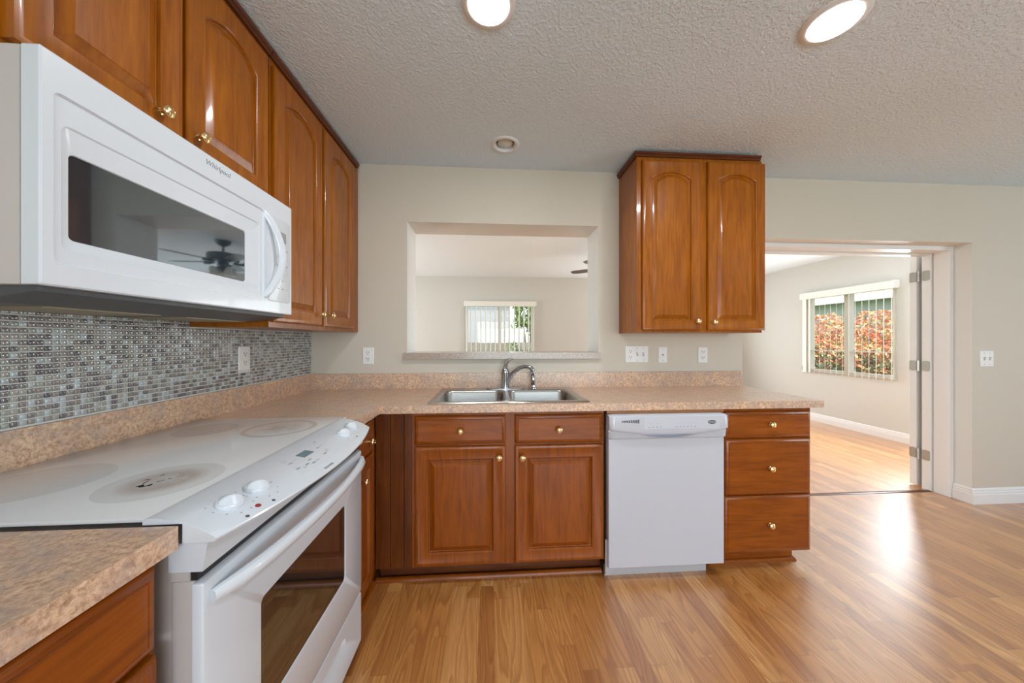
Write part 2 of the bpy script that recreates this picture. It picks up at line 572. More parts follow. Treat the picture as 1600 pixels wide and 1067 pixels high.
bm = BM()
grid(bm, [-0.2, 1.205, 1.315, XR + .2], [YR - .2, -0.337, -0.227, 0.05], lambda i, j: not (i == 1 and j == 1), HC, HC + 0.14, lambda u, v, w: (u, v, w))
struct('ceiling', bm, 'ceiling', smooth=0)
bm = BM(); box(bm, XFL - .2, XF + .2, 0.2, YF + .2, HF, HF + 0.12)
struct('ceiling_far', bm, 'ceiling_far', smooth=0)

bm = BM(); box(bm, -0.17, -0.02, YR - .1, 0.0, 0, HC + 0.1)
struct('wall_left', bm, 'wall', smooth=0)

bm = BM()
us = [XFL - .1, 0.61, 1.925, XE, XJ, XR + .1]
vs = [0, 1.112, 1.98, 2.038, HC + 0.1]
def wb_fill(i, j):
    if i == 1 and j in (1, 2): return False
    if i == 3 and j in (0, 1): return False
    return True
grid(bm, us, vs, wb_fill, 0.0, WY, lambda u, v, w: (u, w, v))
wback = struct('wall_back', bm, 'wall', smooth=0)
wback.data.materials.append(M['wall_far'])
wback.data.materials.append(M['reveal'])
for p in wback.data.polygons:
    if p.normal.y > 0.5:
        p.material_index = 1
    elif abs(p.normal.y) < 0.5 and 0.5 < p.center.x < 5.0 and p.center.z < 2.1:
        p.material_index = 2  # opening sides and undersides take the tone lightened for light

bm = BM()
grid(bm, [-6.1, -3.95, -1.85, 0.05], [0, 0.6, 2.05, HC + .1], lambda i, j: not (i == 1 and j == 1), XR, XR + .15, lambda u, v, w: (w, u, v))
struct('wall_right', bm, 'wall', smooth=0)
bm = BM()
grid(bm, [-0.2, 0.5, 3.9, XR + .1], [0, 2.15, HC + .1], lambda i, j: not (i == 1 and j == 0), YR, YR + .14, lambda u, v, w: (u, w, v))
struct('wall_front', bm, 'wall', smooth=0)

# far room: end (window + added door), side (window + added window), left (added opening)
W1 = (0.69, 1.99, 0.80, 1.94)
bm = BM()
grid(bm, [XFL - .1, W1[0], W1[1], 3.4, 5.2, XF + .15], [0, W1[2], W1[3], 2.05, HF + .05],
     lambda i, j: not ((i == 1 and j == 1) or (i == 3 and j in (0, 1, 2))), YF, YF + .15, lambda u, v, w: (u, w, v))
struct('wall_far_end', bm, 'wall_far', smooth=0)
W2 = (1.47, 2.63, 0.75, 1.95)
bm = BM()
grid(bm, [WY, 0.35, 1.25, W2[0], W2[1], YF + .1], [0, W2[2], W2[3], HF + .05], lambda i, j: not (i in (1, 3) and j == 1), XF, XF + .15, lambda u, v, w: (w, u, v))
struct('wall_far_side', bm, 'wall_far', smooth=0)
bm = BM()
grid(bm, [WY, 1.1, 3.3, YF + .1], [0, 0.65, 2.15, HF + .05], lambda i, j: not (i == 1 and j == 1), XFL - .15, XFL, lambda u, v, w: (w, u, v))
struct('wall_far_left', bm, 'wall_far', smooth=0)

# baseboards
def baseboard(name, mp, u0, u1):
    prof = [(0, 0), (0.016, 0), (0.016, 0.070), (0.013, 0.074), (0.013, 0.088), (0.010, 0.094), (0.010, 0.106), (0.005, 0.114), (0, 0.117)]
    bm = BM()
    loft(bm, [[mp(u, v, w) for (w, v) in prof] for u in (u0, u1)])
    return struct(name, bm, 'trim', smooth=0)
baseboard('baseboard_right', FB(0.0), XJ - 0.0162, XR)
baseboard('baseboard_jamb', FR(XJ), 0.0, -0.098 if False else -0.098) if False else None
bm = BM()
prof = [(0, 0), (0.016, 0), (0.016, 0.070), (0.013, 0.074), (0.013, 0.088), (0.010, 0.094), (0.010, 0.106), (0.005, 0.114), (0, 0.117)]
loft(bm, [[(XJ - w, y, v) for (w, v) in prof] for y in (0.0, 0.0985)])
struct('baseboard_doorway', bm, 'trim', smooth=0)
baseboard('baseboard_far_side', FR(XF), -YF, -WY)
baseboard('baseboard_far_end', FB(YF), XFL, 3.36)

# doorway frame: jamb boards, stop, casing on the far side
FT = 0.02
def frame_board(bm, y0, y1, t):
    box(bm, XE - 0.0, XE + t, y0, y1, 0, 1.98, 0.0015, 1)
    box(bm, XJ - t, XJ, y0, y1, 0, 1.98, 0.0015, 1)
    box(bm, XE + t, XJ - t, y0, y1, 1.98 - t, 1.98, 0.0015, 1)
bm = BM()
frame_board(bm, 0.100, 0.198, 0.032)
struct('trim_1', bm, 'trim')
bm = BM()
frame_board(bm, 0.198, 0.206, 0.024)
frame_board(bm, 0.206, 0.262, 0.045)
struct('trim_2', bm, 'trim')
bm = BM()
box(bm, XE - .08, XE + 0.01, WY, WY + .015, 0, 2.06)
box(bm, XJ - .01, XJ + 0.08, WY, WY + .015, 0, 2.06)
box(bm, XE + .01, XJ - 0.01, WY, WY + .015, 1.97, 2.06)
struct('trim_3', bm, 'trim')

# open door leaf folded back into the far room
bm = BM()
box(bm, 4.772, 5.66, 0.298, 0.342, 0.012, 1.965, 0.002, 1)
door = struct('door_1', bm, 'trim')
door['label'] = 'white door leaf folded open beyond the doorway, hinge edge showing'
for z in (1.775, 1.025, 0.286):
    bm = BM()
    loft(bm, mp_loops(FR(4.7720), [(rrect(-0.343, -0.300, z - .042, z + .042, 0.012), 0.0), (rrect(-0.343, -0.300, z - .042, z + .042, 0.012), 0.002)]))
    hg = obj('hinge', bm, 'nickel', door)
    bm = BM()
    loft(bm, mp_loops(FR(4.772), [(rrect(-0.257, -0.210, z - .042, z + .042, 0.012), 0.0), (rrect(-0.257, -0.210, z - .042, z + .042, 0.012), 0.002)]))
    obj('hinge_leaf', bm, 'nickel', hg)
    bm = BM()
    lathe(bm, [(0.0065, -0.044), (0.0065, 0.044)], (4.767, 0.279, z), (0, 0, 1), 12)
    obj('hinge_pin', bm, 'nickel', hg)

# floor transition strip in the doorway
bm = BM()
loft(bm, [[(x, 0.195, 0.0), (x, 0.198, 0.003), (x, 0.208, 0.0055), (x, 0.222, 0.0055), (x, 0.232, 0.003), (x, 0.235, 0.0)] for x in (XE + .033, XJ - .046)])
tag(struct('trim_4', bm, 'dkwood'), 'thin dark wood threshold strip across the doorway floor', 'threshold')

# pass-through ledge
bm = BM()
box(bm, 0.592, 1.934, -0.028, 0.0, 1.112, 1.154)
bm2 = BM()
xs_l = [0.592, 0.6102, 1.9248, 1.934]
grid(bm2, xs_l, [-0.028, -0.0005, WY + 0.02], lambda i, j: j == 0 or i == 1, 1.1125, 1.154, lambda u, v, w: (u, v, w))
bm.free()
tag(obj('ledge', bm2, 'lam_grey', loc=(1.26, 0.1, 1.112), smooth=0), 'speckled laminate ledge along the bottom of the pass-through opening', 'ledge')

# ------------------------------------------------------------------ windows, blinds, outside
def window(name, mp, u0, u1, v0, v1, wall_t, mull=True, bar=None):
    """mp w axis points into the room; glass sits back in the opening"""
    bm = BM()
    f = 0.045
    d0, d1 = -0.10, -0.014
    us = [u0, u0 + f, (u0 + u1) / 2 - .03, (u0 + u1) / 2 + .03, u1 - f, u1]
    vs = [v0, v0 + f, v1 - f, v1]
    grid(bm, us, vs, lambda i, j: j in (0, 2) or i in (0, 2, 4), d0, d1, mp)
    w = struct(name, bm, 'blind', smooth=0)
    bm = BM()
    loft(bm, mp_loops(mp, [([(u0 + .04, v0 + .04), (u1 - .04, v0 + .04), (u1 - .04, v1 - .04), (u0 + .04, v1 - .04)], -0.085),
                           ([(u0 + .04, v0 + .04), (u1 - .04, v0 + .04), (u1 - .04, v1 - .04), (u0 + .04, v1 - .04)], -0.079)]))
    obj('glass_pane', bm, 'pane', w, smooth=0)
    bm = BM()
    loft(bm, mp_loops(mp, [([(u0 - .012, v0 - .02), (u1 + .012, v0 - .02), (u1 + .012, v0 + .004), (u0 - .012, v0 + .004)], -0.0445),
                           ([(u0 - .012, v0 - .02), (u1 + .012, v0 - .02), (u1 + .012, v0 + .004), (u0 - .012, v0 + .004)], 0.012)])) if False else \
        loft(bm, mp_loops(mp, [([(u0, v0), (u1, v0), (u1, v0 + .012), (u0, v0 + .012)], -0.0135),
                               ([(u0, v0), (u1, v0), (u1, v0 + .012), (u0, v0 + .012)], 0.010)]))
    obj('window_sill', bm, 'trim', w, smooth=0)
    if bar is not None:
        bm = BM()
        loft(bm, mp_loops(mp, [([(u0 + .04, bar - .008), (u1 - .04, bar - .008), (u1 - .04, bar + .008), (u0 + .04, bar + .008)], -0.078),
                               ([(u0 + .04, bar - .008), (u1 - .04, bar - .008), (u1 - .04, bar + .008), (u0 + .04, bar + .008)], -0.020)]))
        obj('muntin_bar', bm, 'blind', w, smooth=0)
    return w

window('window_1', FB(YF), W1[0], W1[1], W1[2], W1[3], .15)
window('window_2', FR(XF), -W2[1], -W2[0], W2[2], W2[3], .15, bar=1.083)
window('added_window_4', FR(XF), -1.25, -0.35, W2[2], W2[3], .15)  # added window, hidden behind the jamb, around the far side lamp
window('added_window_3', FR(XR), 1.85, 3.95, 0.6, 2.05, .15)  # added out-of-view window around the dining lamp
bm = BM()
grid(bm, [3.4, 3.45, 4.27, 4.33, 5.15, 5.2], [0.0, 0.06, 1.99, 2.05], lambda i, j: j in (0, 2) or i in (0, 2, 4), YF + .05, YF + .10, lambda u, v, w: (u, w, v))
d2 = struct('added_door_2', bm, 'trim', smooth=0)  # added unseen sliding door, set at the far end lamp
bm = BM(); box(bm, 3.44, 5.16, YF + .07, YF + .076, .05, 2.0)
obj('glass_pane', bm, 'pane', d2, smooth=0)

def blind(label, mp, u0, u1, ztop, zbot, n, ang, stack=None, loc=(0, 0, 0), loc_s=None):
    r = thing('vertical_blind', label, 'blind', loc)
    bm = BM()
    loft(bm, mp_loops(mp, [(rrect(u0, u1, ztop - .095, ztop, .006, 2), 0.004), (rrect(u0, u1, ztop - .095, ztop, .006, 2), 0.075)]))
    obj('valance', bm, 'blind', r)
    bm = BM()
    loft(bm, mp_loops(mp, [(rrect(u1, u1 + .012, ztop - .085, ztop + .006, .004, 2), 0.004), (rrect(u1, u1 + .012, ztop - .085, ztop + .006, .004, 2), 0.085)]))
    obj('end_bracket', bm, 'plate', r)
    for k in range(n):
        uc = u0 + 0.045 + (u1 - u0 - 0.09) * k / (n - 1)
        if stack and k in stack:
            a = stack[k]
        else:
            a = ang
        hw = 0.037
        du, dw = math.cos(a) * hw, math.sin(a) * hw
        nu, nw = -math.sin(a) * 0.0007, math.cos(a) * 0.0007
        pts = []
        for s in (-1, -0.5, 0, 0.5, 1):
            cv = 0.0022 * (1 - s * s)
            pts.append((uc + du * s - math.sin(a) * cv, 0.040 + dw * s + math.cos(a) * cv))
        poly = [(p[0] + nu, p[1] + nw) for p in pts] + [(p[0] - nu, p[1] - nw) for p in reversed(pts)]
        bm = BM()
        loft(bm, [[mp(u, z, w) for (u, w) in poly] for z in (zbot, ztop - .088)])
        obj('slat', bm, 'blind', r, smooth=0)
    bm = BM()
    tube(bm, [mp(u0 + .012, ztop - .09, 0.03), mp(u0 + .012, zbot + .32, 0.03)], 0.003, 6)
    lathe(bm, [(0.004, 0), (0.011, .01), (0.011, .07), (0.004, .085)], mp(u0 + .012, zbot + .02, 0.03), (0, 0, 1), 10)
    tube(bm, [mp(u0 + .012, zbot + .32, 0.03), mp(u0 + .012, zbot + .10, 0.03)], 0.002, 6)
    obj('pull_cord', bm, 'mark', r)
    return r

blind('white vertical blind seen through the pass-through above the sink', FB(YF), 0.665, 2.02, 1.972, 0.74, 15, math.radians(74), loc=(1.34, YF, 1.97))
blind('white vertical blind over the window seen through the doorway', FR(XF), -2.665, -1.44, 1.972, 0.74, 15, math.radians(48), stack={0: 0.1, 1: 0.5}, loc=(XF, 2.05, 1.97))

# outside ground, buildings, plants
bm = BM(); box(bm, -30, 45, -30, 45, -0.5, -0.16)
g = obj('ground', bm, 'lawn', smooth=0); g['kind'] = 'structure'

b = thing('building', 'pale neighbouring house outside the window seen over the sink ledge', 'building', (-2, 11.0, -0.16))
bm = BM(); box(bm, -8, 1.9, 11.0, 16, -0.16, 3.6)
obj('house_wall', bm, 'stucco', b, smooth=0)
bm = BM()
loft(bm, [[(x, 10.5, 3.55), (x, 16.5, 3.55), (x, 13.5, 5.3)] for x in (-8.5, 2.4)])
obj('roof', bm, 'roof', b, smooth=0)
b = thing('building', 'grey neighbouring house behind the orange shrubs', 'building', (16, 8, -0.16))
bm = BM(); box(bm, 15, 20, 3.0, 13, -0.16, 2.75)
obj('house_wall', bm, 'bluegrey', b, smooth=0)
bm = BM()
loft(bm, [[(14.4, y, 2.65), (20.5, y, 2.65), (17.5, y, 4.0)] for y in (2.4, 13.5)])
obj('roof', bm, 'roof', b, smooth=0)
for y in (6.2, 9.0):
    bm = BM(); box(bm, 14.95, 15.02, y, y + .9, .9, 2.1)
    obj('house_window', bm, 'mwglass', b, smooth=0)

bm = BM()
xs_f = []
for k in range(40):
    x = -3 + k * 0.15
    box(bm, x, x + .14, 8.9, 8.93, -0.16, 1.16)
box(bm, -3, 3, 8.93, 8.97, 0.1, 0.2); box(bm, -3, 3, 8.93, 8.97, 0.8, 0.9)
tag(obj('garden_fence', bm, 'fence', loc=(0, 8.9, -0.16), smooth=0), 'low weathered wooden fence outside the window over the sink ledge', 'fence')

def plant(name, label, cat, center, rad, n, cols, leaf, group=None, seed=1, trunk=None):
    rnd = random.Random(seed)
    r = thing(name, label, cat, (center[0], center[1], -0.16), group)
    bm = BM()
    colors = []
    for _ in range(n):
        while True:
            p = Vector((rnd.uniform(-1, 1), rnd.uniform(-1, 1), rnd.uniform(-1, 1)))
            if 0.45 < p.length < 1:
                break
        k = 0.75 + 0.25 * math.sin(5 * p.x + seed) * math.cos(4 * p.z)
        p = Vector((p.x * rad[0] * k, p.y * rad[1] * k, p.z * rad[2] * k)) + Vector(center)
        if p.z < -0.1:
            continue
        e = Euler((rnd.uniform(-1.2, 1.2), rnd.uniform(-1.2, 1.2), rnd.uniform(0, 6.28))).to_matrix()
        s = leaf * rnd.uniform(.6, 1.3)
        pts = [(-s, 0, 0), (-.2 * s, -.38 * s, .06 * s), (s, 0, 0), (-.2 * s, .38 * s, .06 * s)]
        vs = [bm.verts.new(p + e @ Vector(q)) for q in pts]
        bm.faces.new(vs)
        c = rnd.choice(cols(p, rnd))
        f = rnd.uniform(.75, 1.2)
        colors.append((min(1, c[0] * f), min(1, c[1] * f), min(1, c[2] * f), 1))
    me_o = None
    o = obj('foliage', bm, 'leaf', r, smooth=0)
    at = o.data.color_attributes.new('Col', 'FLOAT_COLOR', 'CORNER')
    i = 0
    for pi, p in enumerate(o.data.polygons):
        for li in p.loop_indices:
            at.data[li].color = colors[pi]
    bm = BM()
    for a in (trunk or [(0, 0), (.12, .06), (-.1, .08)]):
        tube(bm, [(center[0] + a[0], center[1] + a[1], -0.16), (center[0] + a[0] * 2.5, center[1] + a[1] * 2.5, center[2])], [0.05, 0.02], 7)
    obj('stem', bm, 'bark', r)
    return r

ORG = [(0.85, 0.30, 0.15), (0.9, 0.42, 0.20), (0.80, 0.24, 0.18), (0.85, 0.55, 0.30)]
YEL = [(0.66, 0.60, 0.26), (0.52, 0.58, 0.22), (0.82, 0.68, 0.36)]
GRN = [(0.16, 0.22, 0.10), (0.12, 0.17, 0.08), (0.24, 0.32, 0.14)]
def croton(p, rnd):
    h = p.z + rnd.uniform(-.3, .3)
    if h > 1.0:
        return rnd.choice([ORG, ORG, YEL])
    if h > 0.75:
        return rnd.choice([ORG, YEL, GRN])
    return rnd.choice([ORG, GRN, GRN, GRN, GRN])
for k, (x, y, rz, lab) in enumerate([(8.0, 3.15, 1.12, 'orange and yellow leaved shrub nearest the left edge of the doorway window'),
                                     (8.9, 4.75, 1.2, 'orange, yellow and green leaved shrub behind the middle of the doorway window'),
                                     (9.6, 6.5, 1.45, 'orange red leaved shrub farthest back in the doorway window')]):
    lab = ['orange and yellow leaved shrub at the right edge of the doorway window', lab, 'orange red leaved shrub at the left edge of the doorway window'][k]
    plant('shrub', lab, 'shrub', (x, y, 0.75), (0.75, 0.85, rz), 8500, croton, 0.048, 'orange shrubs outside the side window', 11 + k)
grn = lambda p, rnd: [(0.10, 0.20, 0.04), (0.18, 0.32, 0.07), (0.30, 0.42, 0.12)]
hed = lambda p, rnd: GRN
plant('hedge', 'dark green hedge below the shrubs in the doorway window', 'hedge', (6.95, 3.6, 0.2), (0.25, 2.1, 0.72), 2600, hed, 0.06, None, 31)
plant('tree', 'pale green leafy tree at the right of the window above the sink', 'tree', (2.6, 9.6, 2.2), (1.0, 0.8, 1.1), 2600, grn, 0.08, None, 41)
plant('hedge', 'dark green bush under the tree in the window above the sink', 'hedge', (2.1, 8.1, 0.4), (0.75, 0.45, 0.95), 2000, hed, 0.06, None, 51)

# ------------------------------------------------------------------ ceiling fan in the far room
fx, fy = 2.78, 1.95
fan = thing('ceiling_fan', 'dark ceiling fan hanging in the far room, mirrored in the microwave window', 'fan', (fx, fy, HF))
bm = BM(); lathe(bm, [(0.075, 0), (0.078, -.012), (0.06, -.045), (0.025, -.065), (0.016, -.07)], (fx, fy, HF), (0, 0, 1), 24)
obj('canopy', bm, 'fan_metal', fan)
bm = BM(); lathe(bm, [(0.013, -.06), (0.013, -.16)], (fx, fy, HF), (0, 0, 1), 12)
obj('downrod', bm, 'fan_metal', fan)
bm = BM(); lathe(bm, [(0.02, -.135), (0.09, -.145), (0.145, -.16), (0.155, -.175), (0.155, -.235), (0.14, -.25), (0.07, -.265)], (fx, fy, HF), (0, 0, 1), 28)
obj('motor_housing', bm, 'fan_metal', fan)
for k in range(5):
    a = 2 * PI * k / 5 + PI - 0.63
    ca, sa = math.cos(a), math.sin(a)
    T = lambda r, s, z: (fx + ca * r - sa * s, fy + sa * r + ca * s, HF + z)
    bm = BM()
    for t in (0,):
        loft(bm, [[T(.19, -.05, -.262), T(.19, .05, -.250), T(.19, .05, -.245), T(.19, -.05, -.257)],
                  [T(.33, -.062, -.264), T(.33, .062, -.248), T(.33, .062, -.243), T(.33, -.062, -.259)],
                  [T(.54, -.062, -.264), T(.54, .062, -.248), T(.54, .062, -.243), T(.54, -.062, -.259)],
                  [T(.59, -.04, -.261), T(.59, .04, -.251), T(.59, .04, -.246), T(.59, -.04, -.256)]])
    bl = obj('blade', bm, 'fan_blade', fan)
    bm = BM()
    tube(bm, [T(.09, 0, -.255), T(.15, 0, -.268), T(.21, 0, -.262)], [.012, .016, .02], 8)
    obj('blade_bracket', bm, 'fan_metal', bl)
bm = BM(); lathe(bm, [(0.05, -.262), (0.06, -.29), (0.05, -.33), (0.02, -.36), (0.008, -.38)], (fx, fy, HF), (0, 0, 1), 20)
kit = obj('light_kit', bm, 'fan_metal', fan)
for k in range(4):
    a = 2 * PI * k / 4 + .4
    ca, sa = math.cos(a), math.sin(a)
    bm = BM()
    tube(bm, [(fx + ca * .04, fy + sa * .04, HF - .32), (fx + ca * .09, fy + sa * .09, HF - .345), (fx + ca * .12, fy + sa * .12, HF - .33)], .007, 8)
    obj('lamp_arm', bm, 'fan_metal', kit)
    bm = BM()
    lathe(bm, [(.015, 0), (.03, -.015), (.045, -.06), (.05, -.085)], (fx + ca * .12, fy + sa * .12, HF - .325), (ca * .4, sa * .4, 1), 14)
    obj('lamp_shade', bm, 'frosted', kit)

# ------------------------------------------------------------------ recessed lights
def downlight(label, x, y, lit, group, ap=0.072):
    r = thing('recessed_ceiling_light', label, 'ceiling light', (x, y, HC), group)
    if lit:
        bm = BM()
        lathe(bm, [(ap + .022, 0), (ap + .022, -.003), (ap + .014, -.008), (ap, -.009), (ap - .002, -.004), (ap - .002, 0)], (x, y, HC), (0, 0, 1), 40, False, False)
        obj('trim_ring', bm, 'lamp_trim', r)
        bm = BM()
        lathe(bm, [(ap, -.0005), (ap, -.005), (ap * .97, -.012), (ap * .85, -.0155), (ap * .5, -.0175), (0.001, -.018)], (x, y, HC), (0, 0, 1), 40)
        obj('diffuser', bm, 'lamp_on', r)
        d = bpy.data.lights.new('lamp', 'AREA')
        d.shape = 'DISK'; d.size = 2 * ap - .01
        d.energy = LAMP_W
        d.color = (0.94, 0.97, 1.0)
        o = bpy.data.objects.new('lamp', d)
        o.parent = r
        o.location = (0, 0, -.021)
        COL.objects.link(o)
    else:
        bm = BM()
        lathe(bm, [(0.062, 0.0), (0.085, 0), (0.085, -.003), (0.078, -.008), (0.066, -.008), (0.062, 0.0)], (x, y, HC), (0, 0, 1), 40, False, False)
        obj('trim_ring', bm, 'lamp_trim', r)
        bm = BM()
        lathe(bm, [(0.063, -.002), (0.061, .02), (0.055, .075), (0.002, .08)], (x, y, HC), (0, 0, 1), 36, False, True)
        obj('baffle', bm, 'can', r)
        bm = BM()
        lathe(bm, [(0.001, -.012), (0.03, -.009), (0.044, 0.0), (0.046, .015), (0.04, .06)], (x, y + .012, HC + .012), (0, 0, 1), 32)
        obj('bulb', bm, 'lens_off', r)
    return r
LAMP_W = 9.0
downlight('lit round recessed light at the top edge, above the range side', 1.166, -1.106, True, 'recessed kitchen lights')
downlight('lit oval-looking recessed light at the upper right of the ceiling', 2.435, -1.13, True, 'recessed kitchen lights', .078)
downlight('unlit recessed eyeball light near the wall above the pass-through', 1.26, -0.282, False, 'recessed kitchen lights')

# ------------------------------------------------------------------ cabinet builders
def arch_outline(u0, u1, v0, v1, rise, K=12):
    pts = [(u0, v0), (u1, v0)]
    for k in range(K + 1):
        s = k / K
        u = u1 + (u0 - u1) * s
        if rise > 0:
            half = (u1 - u0) / 2
            R = (half * half + rise * rise) / (2 * rise)
            du = u - (u0 + u1) / 2
            v = v1 - R + math.sqrt(max(R * R - du * du, 0))
        else:
            v = v1
        pts.append((u, v))
    return pts

def door_bm(mp, u0, u1, v0, v1, rise=0.0, rail=0.058, t=0.02):
    bm = BM()
    A = lambda d, r=0.0, up=0.0: arch_outline(u0 + d, u1 - d, v0 + d, v1 - d - up, r)
    up = 0.012 if rise else 0.0
    specs = [(A(0), 0.0), (A(0), t - .009), (A(.0015), t - .005), (A(.005), t - .001), (A(.010), t), (A(.016), t + .0006), (A(.019), t - .0006),
             (A(rail, rise, up), t - .0006), (A(rail + .0025, rise, up), t - .0035), (A(rail + .0045, rise, up), t - .0045), (A(rail + .0075, rise, up), t - .0125),
             (A(rail + .011, rise, up), t - .0135), (A(rail + .034, rise, up), t - .0030), (A(rail + .036, rise, up), t - .001), (A(rail + .038, rise, up), t - .001)]
    loft(bm, mp_loops(mp, specs))
    return bm

def drawer_bm(mp, u0, u1, v0, v1, t=0.02):
    bm = BM()
    R = lambda d: [(u0 + d, v0 + d), (u1 - d, v0 + d), (u1 - d, v1 - d), (u0 + d, v1 - d)]
    loft(bm, mp_loops(mp, [(R(0), 0), (R(0), t - .010), (R(.002), t - .007), (R(.009), t - .003), (R(.015), t - .001), (R(.017), t - .0025), (R(.019), t - .0005)]))
    return bm

def knob(mp, u, v, root, t=0.02):
    o = Vector(mp(u, v, t - .001))
    ax = Vector(mp(u, v, 1)) - Vector(mp(u, v, 0))
    bm = BM()
    lathe(bm, [(0.0085, 0), (0.0085, .002), (0.0052, .0035), (0.0048, .013), (0.0075, .015), (0.0145, .0185), (0.0160, .022), (0.0148, .0255), (0.0100, .0285), (0.0095, .0278), (0.005, .0295), (0.0005, .030)], o, ax, 20)
    return obj('knob', bm, 'brass', root)

def add_door(mp, u0, u1, v0, v1, root, mat, rise, kn, rail=0.058):
    d = obj('door', door_bm(mp, u0, u1, v0, v1, rise, rail), mat, root)
    if kn:
        knob(mp, kn[0], kn[1], d)
    return d

def add_drawer(mp, u0, u1, v0, v1, root, mat, kn=True):
    d = obj('drawer', drawer_bm(mp, u0, u1, v0, v1), mat, root)
    if kn:
        knob(mp, (u0 + u1) / 2 if kn is True else kn[0], (v0 + v1) / 2 if kn is True else kn[1], d)
    return d

# ------------------------------------------------------------------ upper cabinets
FX = 0.289
mp = FL(FX)
ZT = 2.372
c = thing('wall_cabinet', 'stained wood wall cabinet with two short arched doors above the microwave', 'cabinet', (0.1, -1.25, 1.775))
bm = BM(); box(bm, -0.019, FX, -1.628, -0.888, 1.775, ZT)
obj('body', bm, 'wood', c, smooth=0)
add_door(mp, -1.606, -1.268, 1.787, 2.345, c, 'wood', 0.05, (-1.335, 1.842))
add_door(mp, -1.257, -0.912, 1.787, 2.345, c, 'wood', 0.05, (-1.223, 1.842))
def crown(bm, pts_fn, u0, u1):
    pr = [(0, ZT), (0.012, ZT), (0.012, ZT + .012), (0.019, ZT + .016), (0.019, ZT + .030), (0.012, ZT + .034), (0, ZT + .034)]
    loft(bm, [[pts_fn(u, v, w) for (w, v) in pr] for u in (u0, u1)])
bm = BM()
crown(bm, mp, -1.628, -0.888)
obj('crown_moulding', bm, 'dkwood', c, smooth=0)

c = thing('wall_cabinet', 'tall stained wood wall cabinet in the corner with two narrow arched doors', 'cabinet', (0.1, -0.44, 1.292))
bm = BM(); box(bm, -0.007, FX, -0.884, -0.003, 1.292, ZT)
obj('body', bm, 'wood', c, smooth=0)
add_door(mp, -0.872, -0.500, 1.314, 2.345, c, 'wood', 0.05, (-0.530, 1.372))
add_door(mp, -0.476, -0.112, 1.312, 2.345, c, 'wood', 0.05, (-0.430, 1.374))
bm = BM()
crown(bm, mp, -0.884, -0.028)
obj('crown_moulding', bm, 'dkwood', c, smooth=0)

mpb = FB(-0.283)
c = thing('wall_cabinet', 'stained wood wall cabinet with two arched doors right of the pass-through', 'cabinet', (2.48, -0.14, 1.287))
bm = BM(); box(bm, 2.072, 2.886, -0.283, -0.001, 1.287, ZT)
obj('body', bm, 'wood', c, smooth=0)
add_door(mpb, 2.101, 2.475, 1.302, 2.350, c, 'wood', 0.04, (2.448, 1.356))
add_door(mpb, 2.519, 2.897, 1.302, 2.350, c, 'wood', 0.04, (2.553, 1.352))
bm = BM()
pr = [(-0.001, ZT), (0.010, ZT), (0.010, ZT + .012), (0.017, ZT + .016), (0.017, ZT + .028), (-0.001, ZT + .028)]
loft(bm, [[(2.072 - w, -0.002, v) for (w, v) in pr], [(2.072 - w, -0.283 - w, v) for (w, v) in pr], [(2.872, -0.283 - w, v) for (w, v) in pr]])
obj('crown_moulding', bm, 'dkwood', c, smooth=0)

# ------------------------------------------------------------------ base cabinets
FY = -0.565
mpb = FB(FY)
def carcass(bm, x0, x1, y0, y1, z0, z1, front):
    t = 0.018
    if front == 'y':
        us, vsx = [x0, x0 + t, x1 - t, x1], [y0, y0 + t, y1]
        grid(bm, us, vsx, lambda i, j: i in (0, 2) or j == 0, z0, z1, lambda u, v, w: (u, v, w))
        box(bm, x0 + t, x1 - t, y0 + t, y1, z0, z0 + t)
    else:
        us, vsx = [x0, x1 - t, x1], [y0, y0 + t, y1 - t, y1]
        grid(bm, us, vsx, lambda i, j: j in (0, 2) or i == 1, z0, z1, lambda u, v, w: (u, v, w))
        box(bm, x0, x1 - t, y0 + t, y1 - t, z0, z0 + t)
    return bm

def shoe(bm, pts):
    """quarter round moulding following a floor polyline (front edge)"""
    pr = [(0, 0), (0, 0.020), (0.006, 0.019), (0.012, 0.014), (0.016, 0.007), (0.017, 0)]
    loops = []
    for i, (x, y, nx, ny) in enumerate(pts):
        loops.append([(x + nx * w, y + ny * w, v) for (w, v) in pr])
    loft(bm, loops)

c = thing('base_cabinet', 'stained wood sink cabinet with two false drawers over two doors', 'cabinet', (1.28, -0.3, 0))
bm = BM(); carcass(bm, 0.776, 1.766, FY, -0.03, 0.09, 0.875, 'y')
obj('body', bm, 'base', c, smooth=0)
add_drawer(mpb, 0.792, 1.249, 0.713, 0.857, c, 'base_h', (1.021, .783))
add_drawer(mpb, 1.296, 1.756, 0.709, 0.857, c, 'base_h', (1.522, .781))
add_door(mpb, 0.792, 1.249, 0.102, 0.702, c, 'base', 0.0, (1.215, .647), .062)
add_door(mpb, 1.296, 1.762, 0.100, 0.700, c, 'base', 0.0, (1.333, .643), .062)
bm = BM(); box(bm, 0.60, 1.766, -0.505, -0.49, 0, 0.09)
obj('toe_kick', bm, 'dkwood', c, smooth=0)
bm = BM(); shoe(bm, [(0.585, -0.525, 0, -1), (1.764, -0.525, 0, -1)])
obj('shoe_moulding', bm, 'base_h', c)

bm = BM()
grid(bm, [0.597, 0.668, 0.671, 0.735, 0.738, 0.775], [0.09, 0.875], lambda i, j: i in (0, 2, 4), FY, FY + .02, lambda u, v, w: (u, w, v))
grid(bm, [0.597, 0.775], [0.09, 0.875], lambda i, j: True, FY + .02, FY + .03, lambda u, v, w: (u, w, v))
tag(obj('corner_filler', bm, 'filler_dark', loc=(0.69, FY, 0.09), smooth=0), 'dark stained plain wood filler board in the corner left of the sink cabinet', 'filler panel')

